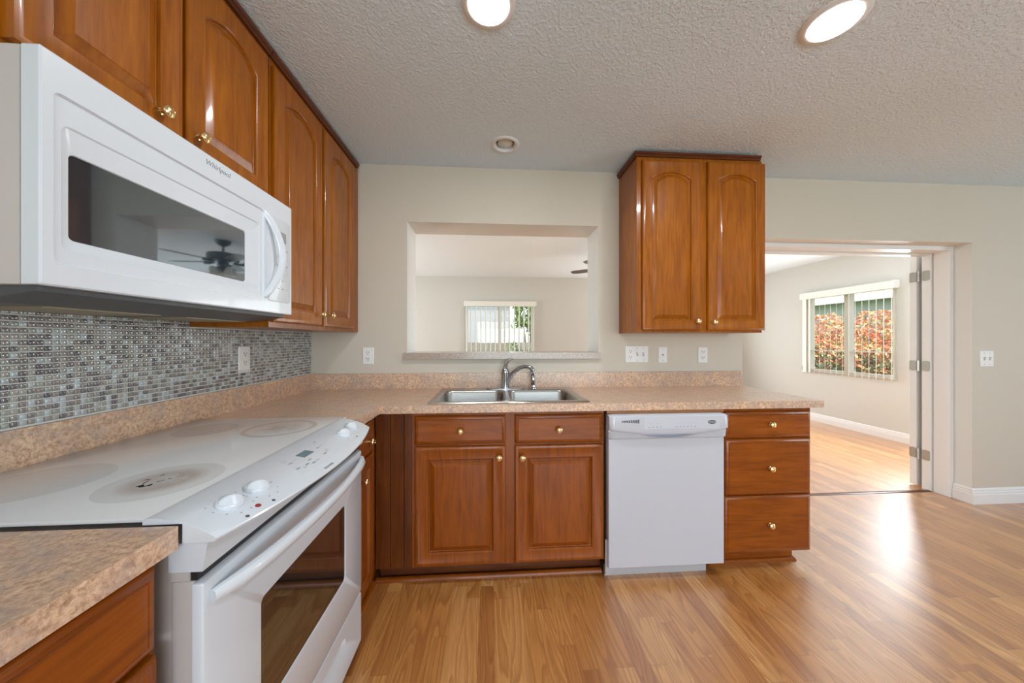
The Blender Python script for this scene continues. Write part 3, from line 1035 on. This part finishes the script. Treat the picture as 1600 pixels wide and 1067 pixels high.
BX = 0.592
mpl = FL(BX)
c = thing('base_cabinet', 'narrow stained wood base cabinet squeezed between the range and the corner', 'cabinet', (0.3, -0.72, 0))
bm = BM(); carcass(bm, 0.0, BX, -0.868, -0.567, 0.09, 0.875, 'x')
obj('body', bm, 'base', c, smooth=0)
add_drawer(mpl, -0.866, -0.632, 0.708, 0.857, c, 'base_h', (-0.703, .772))
add_door(mpl, -0.866, -0.632, 0.102, 0.700, c, 'base', 0.0, (-0.776, .618), .052)
bm = BM(); box(bm, 0.55, 0.575, -0.868, -0.507, 0, 0.0895)
obj('toe_kick', bm, 'base_h', c, smooth=0)
bm = BM(); shoe(bm, [(0.575, -0.868, 1, 0), (0.575, -0.543, 1, 0)])
obj('shoe_moulding', bm, 'base_h', c)

c = thing('base_cabinet', 'stained wood base cabinet in the near left corner, beside the range', 'cabinet', (0.3, -2.0, 0))
bm = BM(); carcass(bm, 0.0, BX, -2.45, -1.648, 0.09, 0.872, 'x')
obj('body', bm, 'base', c, smooth=0)
add_drawer(mpl, -2.40, -1.660, 0.715, 0.856, c, 'base_h', True)
add_door(mpl, -2.40, -2.035, 0.102, 0.706, c, 'base', 0.0, None)
add_door(mpl, -2.020, -1.660, 0.102, 0.706, c, 'base', 0.0, None)
bm = BM(); box(bm, 0.50, 0.52, -2.45, -1.648, 0, 0.09)
obj('toe_kick', bm, 'dkwood', c, smooth=0)

c = thing('base_cabinet', 'stained wood three-drawer cabinet at the right end of the counter', 'cabinet', (2.67, -0.3, 0))
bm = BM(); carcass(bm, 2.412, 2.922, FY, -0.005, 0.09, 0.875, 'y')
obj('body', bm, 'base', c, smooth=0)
add_drawer(mpb, 2.425, 2.910, 0.714, 0.857, c, 'base_h', (2.674, .789))
add_drawer(mpb, 2.425, 2.910, 0.408, 0.708, c, 'base_h', (2.671, .553))
add_drawer(mpb, 2.418, 2.908, 0.097, 0.402, c, 'base_h', (2.668, .25))
bm = BM(); box(bm, 2.412, 2.875, -0.505, -0.02, 0, 0.09)
obj('toe_kick', bm, 'base_h', c, smooth=0)
bm = BM(); shoe(bm, [(2.37, -0.505, 0, -1), (2.875, -0.505, .7, -1), (2.875, -0.30, 1, 0)])
obj('shoe_moulding', bm, 'base_h', c)

bm = BM(); box(bm, 1.775, 2.409, -0.588, -0.56, 0.858, 0.8755)
tag(obj('filler_strip', bm, 'filler', loc=(2.09, -.57, .858), smooth=0), 'thin light wood strip between the counter edge and the dishwasher', 'filler strip')

# ------------------------------------------------------------------ countertops
ZC = 0.914
SX0, SX1, SY0, SY1 = 0.848, 1.697, -0.556, -0.045
ct = thing('countertop', 'L-shaped speckled brown laminate countertop holding the sink', 'countertop', (1.5, -0.3, ZC))
bm = BM()
xs = [0.001, 0.627, SX0 + .02, SX1 - .02, 2.968]
ys = [-0.870, -0.600, SY0 + .02, SY1 - .02, -0.001]
grid(bm, xs, ys, lambda i, j: (i == 0) or (j >= 1 and not (i == 2 and j == 2)), ZC - .038, ZC, lambda u, v, w: (u, v, w))
obj('worktop', bm, 'lam', ct, smooth=0)
bm = BM(); box(bm, 0.0, 2.968, -0.021, -0.001, ZC + .0002, ZC + .104)
obj('rear_backsplash', bm, 'lam', ct, smooth=0)
bm = BM(); box(bm, -0.0195, 0.0, -2.45, -0.001, ZC - .03, ZC + .104)
obj('side_backsplash', bm, 'lam', ct, smooth=0)

bm = BM()
box(bm, 0.001, 0.627, -2.47, -1.644, ZC - .040, ZC)
tag(obj('countertop', bm, 'lam', loc=(0.3, -2.0, ZC), smooth=0), 'short speckled laminate countertop in the near left corner, before the range', 'countertop')

# ------------------------------------------------------------------ mosaic tile backsplash
bm = BM(); box(bm, -0.0198, -0.0115, -2.3, -0.002, 1.0185, 1.335)
ts = obj('tile_backsplash', bm, 'grout', loc=(-0.015, -1.1, 1.0185), smooth=0)
tag(ts, 'small grey glass mosaic tile backsplash on the left wall behind the range', 'backsplash')
bm = BM()
pitch, half = 0.01565, 0.00645
PAL = [(L(100, 94, 94), 3), (L(122, 115, 111), 4), (L(142, 135, 128), 4), (L(159, 154, 144), 4), (L(170, 174, 172), 4), (L(178, 185, 187), 3), (L(152, 152, 141), 3), (L(87, 81, 85), 2), (L(131, 120, 113), 3)]
pal = [c for c, k in PAL for _ in range(k)]
rnd = random.Random(5)
tcol = []
for i in range(int(2.28 / pitch)):
    y = -0.014 - i * pitch
    for j in range(19):
        z = 1.030 + j * pitch
        if -0.637 < y < -0.556 and 1.090 < z < 1.216:
            continue
        if z > 1.284 and y > -0.88:
            continue
        c = rnd.choice(pal)
        lv = [(half, 0), (half, .0018), (half - .0010, .0030), (half - .0028, .0036)]
        loops = [[(-0.0116 + w, y - h, z - h), (-0.0116 + w, y + h, z - h), (-0.0116 + w, y + h, z + h), (-0.0116 + w, y - h, z + h)] for h, w in lv]
        n0 = len(bm.faces)
        loft(bm, loops, cap0=False)
        tcol += [c] * (len(bm.faces) - n0)
tl = obj('glass_tiles', bm, 'tile', ts, smooth=60)
tl['kind'] = 'stuff'
at = tl.data.color_attributes.new('Col', 'FLOAT_COLOR', 'CORNER')
for pi, p in enumerate(tl.data.polygons):
    for li in p.loop_indices:
        at.data[li].color = tcol[pi]

# ------------------------------------------------------------------ outlets and switches
def wall_plate(label, cat, mp, uc, vc, w, h, devices, loc, name, group=None):
    r = thing(name, label, cat, loc, group)
    bm = BM()
    u0, u1, v0, v1 = uc - w / 2, uc + w / 2, vc - h / 2, vc + h / 2
    loft(bm, mp_loops(mp, [(rrect(u0, u1, v0, v1, .004, 3), 0), (rrect(u0, u1, v0, v1, .004, 3), .002), (rrect(u0 + .003, u1 - .003, v0 + .003, v1 - .003, .003, 3), .0055)]))
    obj('plate', bm, 'plate', r)
    def disc(bm, u, v, rad, w0, w1, n=10):
        loft(bm, [[mp(u + rad * math.cos(2 * PI * k / n), v + rad * math.sin(2 * PI * k / n), w) for k in range(n)] for w in (w0, w1)])
    def rect(bm, ua, ub, va, vb, w0, w1):
        loft(bm, mp_loops(mp, [([(ua, va), (ub, va), (ub, vb), (ua, vb)], w0), ([(ua, va), (ub, va), (ub, vb), (ua, vb)], w1)]))
    for (kind, du) in devices:
        u = uc + du
        if kind == 'outlet':
            for dv in (.0205, -.0205):
                bm = BM()
                loft(bm, mp_loops(mp, [(rrect(u - .017, u + .017, vc + dv - .0145, vc + dv + .0145, .009, 4), .005), (rrect(u - .017, u + .017, vc + dv - .0145, vc + dv + .0145, .009, 4), .0075)]))
                s = obj('socket', bm, 'plate', r)
                bm = BM()
                rect(bm, u - .0085, u - .0055, vc + dv - .002, vc + dv + .008, .0074, .0079)
                rect(bm, u + .0055, u + .0085, vc + dv - .002, vc + dv + .008, .0074, .0079)
                disc(bm, u, vc + dv - .008, .003, .0074, .0079)
                obj('slot', bm, 'markdk', s, smooth=0)
        elif kind == 'switch':
            bm = BM()
            rect(bm, u - .0055, u + .0055, vc - .012, vc + .012, .005, .0065)
            s = obj('switch_surround', bm, 'mark', r, smooth=0)
            bm = BM()
            loft(bm, mp_loops(mp, [([(u - .0045, vc - .006), (u + .0045, vc - .006), (u + .0045, vc + .006), (u - .0045, vc + .006)], .006),
                                   ([(u - .0035, vc + .006), (u + .0035, vc + .006), (u + .0035, vc + .012), (u - .0035, vc + .012)], .017)]))
            obj('toggle', bm, 'plate', s)
        elif kind == 'jack':
            bm = BM(); disc(bm, u, vc, .0065, .005, .009, 12)
            s = obj('jack', bm, 'nickel', r)
            bm = BM(); disc(bm, u, vc, .003, .0088, .0094, 8)
            obj('jack_hole', bm, 'markdk', s, smooth=0)
        if kind in ('switch', 'jack'):
            for dv in (.042, -.042):
                bm = BM(); disc(bm, u, vc + dv, .003, .005, .0062)
                obj('screw', bm, 'mark', r)
    return r
mpw = FB(0.0)
wall_plate('white duplex outlet on the mosaic tiles of the left wall', 'outlet', FL(-0.0105), -0.597, 1.153, .072, .116, [('outlet', 0)], (-0.0105, -0.597, 1.153), 'wall_outlet')
wall_plate('white duplex outlet on the beige wall left of the pass-through', 'outlet', mpw, 0.356, 1.135, .072, .114, [('outlet', 0)], (0.356, 0, 1.135), 'wall_outlet')
wall_plate('wide white plate with one outlet and two switches under the right wall cabinet', 'outlet plate', mpw, 2.199, 1.141, .166, .118, [('outlet', -.046), ('switch', 0.004), ('switch', .048)], (2.199, 0, 1.141), 'outlet_and_switch_plate')
wall_plate('narrow white cable jack plate under the right wall cabinet', 'jack plate', mpw, 2.388, 1.136, .064, .114, [('jack', 0)], (2.388, 0, 1.136), 'cable_jack_plate')
wall_plate('white duplex outlet under the right wall cabinet, nearest the wall end', 'outlet', mpw, 2.684, 1.135, .072, .114, [('outlet', 0)], (2.684, 0, 1.135), 'wall_outlet')
wall_plate('white double light switch plate on the wall right of the doorway', 'switch plate', mpw, 4.934, 1.099, .114, .120, [('switch', -.023), ('switch', .023)], (4.934, 0, 1.099), 'light_switch_plate')

# ------------------------------------------------------------------ microwave
mwX = 0.374
Y0, Y1, Z0, Z1 = -1.619, -0.878, 1.340, 1.769
mw = thing('microwave', 'white over-the-range microwave mounted under the wall cabinet', 'microwave', (0.2, -1.25, Z0))
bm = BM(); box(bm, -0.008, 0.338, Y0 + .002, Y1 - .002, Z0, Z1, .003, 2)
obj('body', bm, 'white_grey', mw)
bm = BM()
loft(bm, [[(x0, y, z) for (x0, z) in ((0.0, 1.312), (0.25, 1.312), (0.352, 1.330), (0.352, 1.3395), (0.0, 1.3395))] for y in (Y0 + .012, Y1 - .012)])
vt = obj('vent_base', bm, 'charcoal', mw, smooth=0)
for y in (-1.50, -1.17):
    bm = BM(); box(bm, 0.05, 0.23, y, y + .25, 1.3095, 1.3125)
    obj('grease_filter', bm, 'filter', vt, smooth=0)
mpm = FL(0.0)
bm = BM()
RR = lambda u0, u1, v0, v1, r: rrect(u0, u1, v0, v1, r, 4)
loft(bm, mp_loops(mpm, [
    (RR(Y0, Y1, Z0, Z1, .003), 0.343), (RR(Y0, Y1, Z0, Z1, .003), mwX - .003), (RR(Y0 + .003, Y1 - .003, Z0 + .003, Z1 - .003, .003), mwX),
    (RR(-1.601, -1.040, 1.381, 1.700, .012), mwX), (RR(-1.598, -1.043, 1.384, 1.697, .012), mwX - .005),
    (RR(-1.586, -1.055, 1.408, 1.648, .014), mwX - .005), (RR(-1.583, -1.058, 1.411, 1.645, .014), mwX - .008),
    (RR(-1.569, -1.108, 1.432, 1.602, .010), mwX - .013), (RR(-1.567, -1.110, 1.434, 1.600, .010), mwX - .016)]), cap1=False)
dr = obj('door', bm, 'white', mw)
bm = BM()
loft(bm, mp_loops(mpm, [(RR(-1.568, -1.109, 1.433, 1.601, .010), mwX - .022), (RR(-1.568, -1.109, 1.433, 1.601, .010), mwX - .0155)]))
obj('window', bm, 'mwglass', dr, smooth=0)
text_mesh('logo', 'Whirlpool', 0.021, mpm, -1.236, 1.744, 'mark', dr, w=mwX + .0002, italic=0.25)
bm = BM()
hp = []
for k in range(13):
    s = k / 12
    z = 1.395 + (1.698 - 1.395) * s
    b_ = math.sin(PI * s)
    hp.append((mwX - .003 + .032 * b_ ** .7, -1.036 + .052 * b_, z))
tube(bm, hp, [.007] + [.011] * 11 + [.007], 10, (0.55, 1.1))
obj('handle', bm, 'white', dr)
bm = BM()
cp = [(-1.020, 1.40), (-0.893, 1.40), (-0.893, 1.700), (-1.010, 1.700)]
loft(bm, mp_loops(mpm, [(RR(-1.022, -0.893, 1.384, 1.700, .012), mwX - .001), (RR(-1.022, -0.893, 1.384, 1.700, .012), mwX + .0012), (RR(-1.0205, -0.8945, 1.3855, 1.6985, .012), mwX + .002)]))
cpn = obj('control_panel', bm, 'white', mw)
bm = BM()
loft(bm, mp_loops(mpm, [(RR(-0.955, -0.918, 1.612, 1.652, .003), mwX + .0018), (RR(-0.955, -0.918, 1.612, 1.652, .003), mwX + .0026)]))
obj('display', bm, 'mark', cpn, smooth=0)
for r_ in range(6):
    for c_ in range(3):
        if (r_ * 3 + c_) % 5 == 4:
            continue
        bm = BM()
        u, v = -0.965 + c_ * .026, 1.585 - r_ * .030
        loft(bm, mp_loops(mpm, [(RR(u - .005, u + .005, v - .0022, v + .0022, .001), mwX + .0018), (RR(u - .005, u + .005, v - .0022, v + .0022, .001), mwX + .0024)]))
        obj('button', bm, 'white_grey' if (r_ + c_) % 2 else 'mark', cpn, smooth=0)

# ------------------------------------------------------------------ range
rg = thing('range', 'white slide-in electric range with a smooth stained cooktop', 'stove', (0.32, -1.25, 0))
RY0, RY1 = -1.634, -0.893
bm = BM()
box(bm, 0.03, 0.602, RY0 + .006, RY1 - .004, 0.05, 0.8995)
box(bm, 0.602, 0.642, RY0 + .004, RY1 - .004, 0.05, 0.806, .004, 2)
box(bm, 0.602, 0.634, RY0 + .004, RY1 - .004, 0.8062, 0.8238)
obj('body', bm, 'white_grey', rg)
# cooktop glass
bm = BM()
box(bm, 0.004, 0.575, -1.630, -0.848, 0.9145, 0.922, .002, 2)
obj('cooktop', bm, 'cooktop', rg)
# control panel: bow-fronted, sloping from the cooktop ridge down to its front edge
PB = 0.572
def pfront(y):
    return 0.683 + 0.055 * (1 - ((y + 1.2655) / 0.3725) ** 2)
def psurf(y, q):
    return Vector((PB + (pfront(y) - PB) * q, y, 0.925 - 0.036 * q * q))
bm = BM()
loops = []
NY = 40
for k in range(NY + 1):
    y = -1.638 + 0.745 * k / NY
    f = pfront(y)
    top = [psurf(y, q / 12) for q in range(13)]
    loops.append([Vector((0.5625, y, 0.9222))] + top + [Vector((f + .0012, y, .8855)), Vector((f - .001, y, .881)), Vector((f - .012, y, .8795)), Vector((.6285, y, .8795)), Vector((.6285, y, .9142)), Vector((0.5625, y, 0.9142))])
loft(bm, loops)
cp = obj('control_panel', bm, 'white', rg, smooth=40)
def mps(u, v, w):       # u along the panel, v = 0 at the ridge to 1 at the front edge, w outwards
    p = psurf(u, v)
    n = (psurf(u + .001, v) - psurf(u - .001, v)).cross(psurf(u, v + .002) - psurf(u, v - .002))
    n.normalize()
    if n.z < 0:
        n = -n
    return p + n * w
def panel_knob(y, v):
    o = mps(y, v, 0)
    ax = (mps(y, v, 1) - o).normalized()
    bm = BM()
    lathe(bm, [(.0235, -.003), (.0235, .004), (.0225, .0065), (.0205, .0078), (.001, .0082)], o, ax, 32)
    k = obj('knob', bm, 'white', cp)
    e1 = Vector((0, 1, 0)); e1 = (e1 - ax * e1.dot(ax)).normalized(); e2 = ax.cross(e1)
    d = (e1 * .86 - e2 * .5).normalized(); p = ax.cross(d)
    bm = BM()
    loops = []
    for i in range(9):
        t = -1 + 2 * i / 8
        hw = math.sqrt(max(1 - t * t * .93, 0.02)) * .0185
        hh = .0120 * math.sqrt(max(1 - t * t * .96, 0.02))
        c0 = o + d * (t * .0205) + ax * .0072
        loops.append([c0 - p * hw, c0 - p * .0022 + ax * hh, c0 + p * .0022 + ax * hh, c0 + p * hw])
    loft(bm, loops)
    obj('knob_grip', bm, 'white', k, smooth=25)
KN = ((-1.562, .60), (-1.495, .585), (-1.074, .585), (-0.985, .57))
for y, v in KN:
    panel_knob(y, v)
def pmark(u, v, hu, hv, mat, nm, w=.0005, n=None):
    bm = BM()
    if n:
        pts = [(u + hu * math.cos(2 * PI * k / n), v + hv * math.sin(2 * PI * k / n)) for k in range(n)]
    else:
        pts = [(u - hu, v - hv), (u + hu, v - hv), (u + hu, v + hv), (u - hu, v + hv)]
    loft(bm, [[mps(a_, b_, ww) for a_, b_ in pts] for ww in (-.0004, w)])
    return obj(nm, bm, mat, cp, smooth=0)
# keypad plate: a thin raised sheet following the panel
bm = BM()
rows = []
for i in range(9):
    q = .20 + .64 * i / 8
    sh = -.047 * (q - .2) / .64
    rows.append([(-1.351 + sh, q), (-1.174 + sh, q)])
ring_o = [r_[0] for r_ in rows] + [r_[1] for r_ in reversed(rows)]
for r0, r1 in zip(rows, rows[1:]):
    pass
V0 = [[bm.verts.new(mps(r_[0][0] + (r_[1][0] - r_[0][0]) * j / 8, r_[0][1], .0011)) for j in range(9)] for r_ in rows]
V1 = [[bm.verts.new(mps(r_[0][0] + (r_[1][0] - r_[0][0]) * j / 8, r_[0][1], -.001)) for j in range(9)] for r_ in rows]
for i in range(8):
    for j in range(8):
        bm.faces.new([V0[i][j], V0[i][j + 1], V0[i + 1][j + 1], V0[i + 1][j]])
        bm.faces.new([V1[i][j], V1[i + 1][j], V1[i + 1][j + 1], V1[i][j + 1]])
for i in range(8):
    for j in (0, 8):
        bm.faces.new([V0[i][j], V0[i + 1][j], V1[i + 1][j], V1[i][j]])
        bm.faces.new([V0[j][i], V0[j][i + 1], V1[j][i + 1], V1[j][i]])
obj('keypad', bm, 'white', cp, smooth=0)
pmark(-1.290, .462, .024, .075, 'lcd', 'display', .0018)
BT = [(-1.357, .375), (-1.362, .49), (-1.338, .47), (-1.378, .67), (-1.362, .72), (-1.345, .69), (-1.308, .726), (-1.328, .735), (-1.21, .492), (-1.234, .50), (-1.245, .687), (-1.319, .637), (-1.214, .400), (-1.260, .70), (-1.232, .64), (-1.196, .33)]
for k, (u, v) in enumerate(BT):
    pmark(u, v, .0065, .014, 'mark' if k % 2 else 'white_grey', 'button', .0017)
for (y, v) in KN:
    for k in range(8):
        a = PI * (-.15 + k * .19)
        pmark(y + .034 * math.cos(a), v + .27 * math.sin(a), .0015, .008, 'mark', 'dial_mark', .0004)
pmark(-1.575, .955, .0035, .022, 'markdk', 'indicator_light', .0006, 10)
pmark(-1.542, .885, .0055, .034, 'red', 'indicator_light', .0006, 12)
pmark(-1.513, .935, .0032, .022, 'markdk', 'indicator_light', .0006, 10)
pmark(-1.056, .855, .0035, .022, 'markdk', 'indicator_light', .0006, 10)
text_mesh('logo', 'FRIGIDAIRE', 0.0088, lambda u, v, w: mps(u, .945 - v / .15, w), -1.317, 0.0, 'mark', cp, depth=.0002, w=.0004)
# vent fascia below the panel
bm = BM()
loft(bm, [[(x, y, z) for (x, z) in ((0.600, 0.8765), (0.666, 0.8755), (0.662, 0.850), (0.657, 0.824), (0.600, 0.824))] for y in (RY0 + .002, RY1 - .003)])
obj('vent_trim', bm, 'white', rg, smooth=0)
bm = BM(); box(bm, 0.6342, 0.646, RY0 + .006, RY1 - .006, 0.8062, 0.8236)
obj('vent_gap', bm, 'black', rg, smooth=0)
# oven door
bm = BM()
dv = lambda d, r: rrect(RY0 - .001 + d, -0.914 - d, 0.248 + d, 0.804 - d, r, 4)
wn_ = lambda d: rrect(-1.488 + d, -1.060 - d, 0.395 + d, 0.662 - d, .014, 4)
mpd = FL(0.0)
loft(bm, mp_loops(mpd, [(dv(0, .004), 0.6425), (dv(0, .004), .656), (dv(.002, .004), .660), (dv(.006, .006), .662), (wn_(0), .662), (wn_(.002), .6605), (wn_(.002), .652)]), cap1=False)
od = obj('oven_door', bm, 'white', rg)
bm = BM()
loft(bm, mp_loops(mpd, [(wn_(.001), .650), (wn_(.001), .6595)]))
obj('oven_window', bm, 'ovenglass', od, smooth=0)
bm = BM()
hp = []
for k in range(17):
    s = k / 16
    y = -1.622 + (0.695) * s
    b_ = math.sin(PI * s) ** .55
    hp.append((.666 + .042 * b_, y, .772))
tube(bm, hp, [.013] + [.0165] * 15 + [.013], 12, (0.8, 1.0))
obj('handle', bm, 'white', od)
# storage drawer
bm = BM()
R2 = lambda d, r: rrect(RY0 + d, -0.908 - d, 0.045 + d, 0.238 - d, r, 4)
loft(bm, mp_loops(mpd, [(R2(0, .004), .6425), (R2(0, .004), .654), (R2(.003, .004), .658), (rrect(-1.50, -1.05, .135, .190, .02, 4), .658), (rrect(-1.485, -1.065, .150, .185, .015, 4), .648)]))
obj('storage_drawer', bm, 'white', rg)
bm = BM(); box(bm, 0.06, 0.60, RY0 + .02, RY1 - .02, 0.0, 0.0498)
obj('plinth', bm, 'black', rg, smooth=0)

# ------------------------------------------------------------------ dishwasher
dw = thing('dishwasher', 'white built-in dishwasher under the counter, right of the sink cabinet', 'dishwasher', (2.09, -0.3, 0))
DX0, DX1 = 1.776, 2.404
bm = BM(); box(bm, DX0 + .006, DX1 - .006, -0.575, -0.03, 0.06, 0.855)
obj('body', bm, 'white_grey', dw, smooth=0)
bm = BM()
q = lambda d, r: rrect(DX0 + d, DX1 - .008 - d, 0.068 + d, 0.733 - d, r, 4)
loft(bm, mp_loops(FB(-0.5755), [(q(0, .003), 0), (q(0, .003), .031), (q(.003, .004), .0345), (q(.008, .004), .0345)]))
obj('door', bm, 'white_dw', dw)
bm = BM()
xc, hw = (DX0 + DX1) / 2, (DX1 - DX0) / 2
loops = []
N = 48
for k in range(N + 1):
    x = DX0 - .001 + (DX1 - DX0) * k / N
    s = (x - xc) / hw
    edge = max(0.0, (abs(s) - .95) / .05)
    yo = .010 * edge ** 2
    zc = 0.764 + 0.024 * s * s
    pk = 0.024 * max(0.0, 1 - ((x - xc) / .15) ** 2)
    loops.append([(x, -0.5755, 0.857 - .004 * edge), (x, -0.622 + yo, 0.857 - .004 * edge), (x, -0.631 + yo, 0.850 - .004 * edge), (x, -0.636 + yo, zc + .004), (x, -0.634 + yo, zc - .002),
                  (x, -0.622 + yo + pk, zc - .006), (x, -0.619 + yo + pk * .9, zc - .011 - pk * .25), (x, -0.624 + yo, zc - .016 - pk * .35), (x, -0.618 + yo, 0.7365), (x, -0.5755, 0.7355)])
loft(bm, loops)
cpd = obj('control_panel', bm, 'white_dw', dw, smooth=40)
mpf = lambda u, v, w: (u, -0.6315 - (0.850 - v) * 0.065 - w, v)
bm = BM()
for k in range(10):
    u = 1.838 + k * .0094
    hgt = .004 + .0055 * k / 9
    pts = [(u - .003, .8265 - hgt), (u + .003, .8265 - hgt), (u + .0045, .8265 + hgt), (u - .0015, .8265 + hgt)]
    loft(bm, [[mpf(a, b_, w) for a, b_ in pts] for w in (-.001, .0006)])
obj('vent', bm, 'markdk', cpd, smooth=0)
bm = BM()
pts = rrect(1.950, 2.352, .787, .847, .003, 2)
loft(bm, [[mpf(a, b_, w) for a, b_ in pts] for w in (-.001, .0005)])
kp = obj('keypad', bm, 'white_dw', cpd, smooth=0)
for k in range(10):
    u = (1.979 + k * .020) if k < 4 else (2.122 + (k - 4) * .0195)
    for v, h_, m_ in ((.7975, .0020, 'mark'), (.816, .0012, 'white_grey')):
        bm = BM()
        pts = rrect(u - .004, u + .004, v - h_, v + h_, .0008, 1)
        loft(bm, [[mpf(a, b_, w) for a, b_ in pts] for w in (.0003, .0009)])
        obj('button', bm, m_, kp, smooth=0)
bm = BM()
pts = [(2.312 + .0225 * math.cos(2 * PI * k / 24), .8185 + .0095 * math.sin(2 * PI * k / 24)) for k in range(24)]
loft(bm, [[mpf(a, b_, w) for a, b_ in pts] for w in (.0003, .0015)])
bdg = obj('logo_badge', bm, 'markdk', cpd, smooth=0)
text_mesh('logo', 'Whirlpool', 0.0095, mpf, 2.312, .8185, 'plate', bdg, depth=.0002, w=.0018, italic=.2)
bm = BM(); box(bm, DX0 - .004, DX1 - .075, -0.560, -0.545, 0.0, 0.055)
box(bm, DX0 - .008, DX0 + .012, -0.585, -0.575, 0.02, 0.20)
kk = obj('kick_plate', bm, plain('kick_grey', (0.45, 0.46, 0.48, 1), .4), dw, smooth=0)

# ------------------------------------------------------------------ sink and faucet
sk = thing('sink', 'stainless steel double-bowl drop-in sink below the pass-through', 'sink', (1.27, -0.3, ZC))
ZS = ZC + .0008
XM = 1.266
def bowl_half(u0, u1, b0, b1, v0, v1, left):
    """rim half around one bowl"""
    seg = 6
    outer = rrect(u0, u1, SY0, SY1, .0005, seg)
    def cor(d, rr):
        return rrect(b0 + d, b1 - d, v0 + d, v1 - d, rr, seg)
    F_ = FU(ZS)
    bm = BM()
    loft(bm, mp_loops(F_, [(outer, 0.0), ([(min(max(u, u0 + (.004 if left else 0)), u1 - (0 if left else .004)), min(max(v, SY0 + .004), SY1 - .004)) for u, v in outer], .0045),
                           (cor(-.010, .055), .0035), (cor(-.004, .052), .002), (cor(0, .050), -.004), (cor(.004, .048), -.014), (cor(.012, .045), -.150), (cor(.022, .045), -.168), (cor(.045, .04), -.176)]), cap0=False)
    return bm
by0, by1 = -0.508, -0.135
bm = bowl_half(SX0, XM, 0.886, 1.250, by0, by1, True)
b2 = bowl_half(XM, SX1, 1.282, 1.655, by0, by1, False)
me_t = bpy.data.meshes.new('t'); b2.to_mesh(me_t); b2.free(); bm.from_mesh(me_t); bpy.data.meshes.remove(me_t)
bmesh.ops.remove_doubles(bm, verts=bm.verts[:], dist=.0006)
obj('basin', bm, 'steel', sk, smooth=50)
for x in (1.068, 1.468):
    bm = BM(); lathe(bm, [(.045, 0), (.045, .002), (.036, .003), (.030, -.001), (.001, -.002)], (x, -.32, ZS - .1755), (0, 0, 1), 24)
    obj('drain', bm, 'chrome', sk)

fc = thing('faucet', 'chrome single-lever kitchen faucet behind the sink', 'faucet', (1.268, -0.085, ZC + .005))
F0 = Vector((1.268, -0.085, ZC + .005))
bm = BM()
loft(bm, mp_loops(FU(F0.z), [(rrect(F0.x - .125, F0.x + .125, -.112, -.058, .026, 6), 0), (rrect(F0.x - .125, F0.x + .125, -.112, -.058, .026, 6), .004), (rrect(F0.x - .12, F0.x + .12, -.108, -.062, .023, 6), .007)]))
obj('base_plate', bm, 'chrome', fc)
bm = BM(); lathe(bm, [(.027, .005), (.026, .015), (.026, .04), (.0255, .105), (.0265, .112), (.024, .125), (.014, .140), (.003, .146)], F0, (0, 0, 1), 28)
obj('faucet_body', bm, 'chrome', fc)
bm = BM()
hp = [F0 + Vector(p) for p in ((0.0, 0, .125), (.003, .002, .150), (.012, .004, .172), (.028, .004, .188), (.050, .002, .197))]
tube(bm, hp, [.020, .019, .014, .009, .005], 12, (1.0, .75))
obj('lever_handle', bm, 'chrome', fc)
bm = BM()
sp_pts = []
d = Vector((.93, -.37, 0))
for (r_, z_) in ((.008, .045), (.030, .075), (.060, .110), (.095, .138), (.130, .150), (.160, .149), (.178, .140), (.190, .124)):
    sp_pts.append(F0 + d * r_ + Vector((0, 0, z_)))
tube(bm, sp_pts, [.018, .0165, .0145, .0135, .013, .0135, .0145, .015], 14)
sp = obj('spout', bm, 'chrome', fc)
bm = BM(); lathe(bm, [(.0115, 0), (.0115, -.006)], sp_pts[-1] + Vector((.002, -.001, -.002)), (.45, -.18, -.87), 14)
obj('aerator', bm, 'charcoal', sp)

sy = thing('sink_sprayer', 'small chrome side sprayer standing right of the faucet', 'sprayer', (1.455, -0.085, ZC + .005))
P0 = Vector((1.455, -0.085, ZC + .005))
bm = BM(); lathe(bm, [(.024, 0), (.023, .006), (.017, .010), (.016, .022), (.012, .024)], P0, (0, 0, 1), 20)
obj('holder', bm, 'chrome', sy)
bm = BM(); lathe(bm, [(.011, .022), (.0125, .03), (.015, .055), (.0145, .075), (.010, .085)], P0, (-.04, 0, 1), 18)
obj('spray_body', bm, 'chrome', sy)
bm = BM(); tube(bm, [P0 + Vector(p) for p in ((-.003, 0, .080), (-.006, -.003, .095), (-.014, -.012, .105), (-.022, -.022, .104))], [.011, .013, .015, .013], 14)
obj('spray_head', bm, 'chrome', sy)
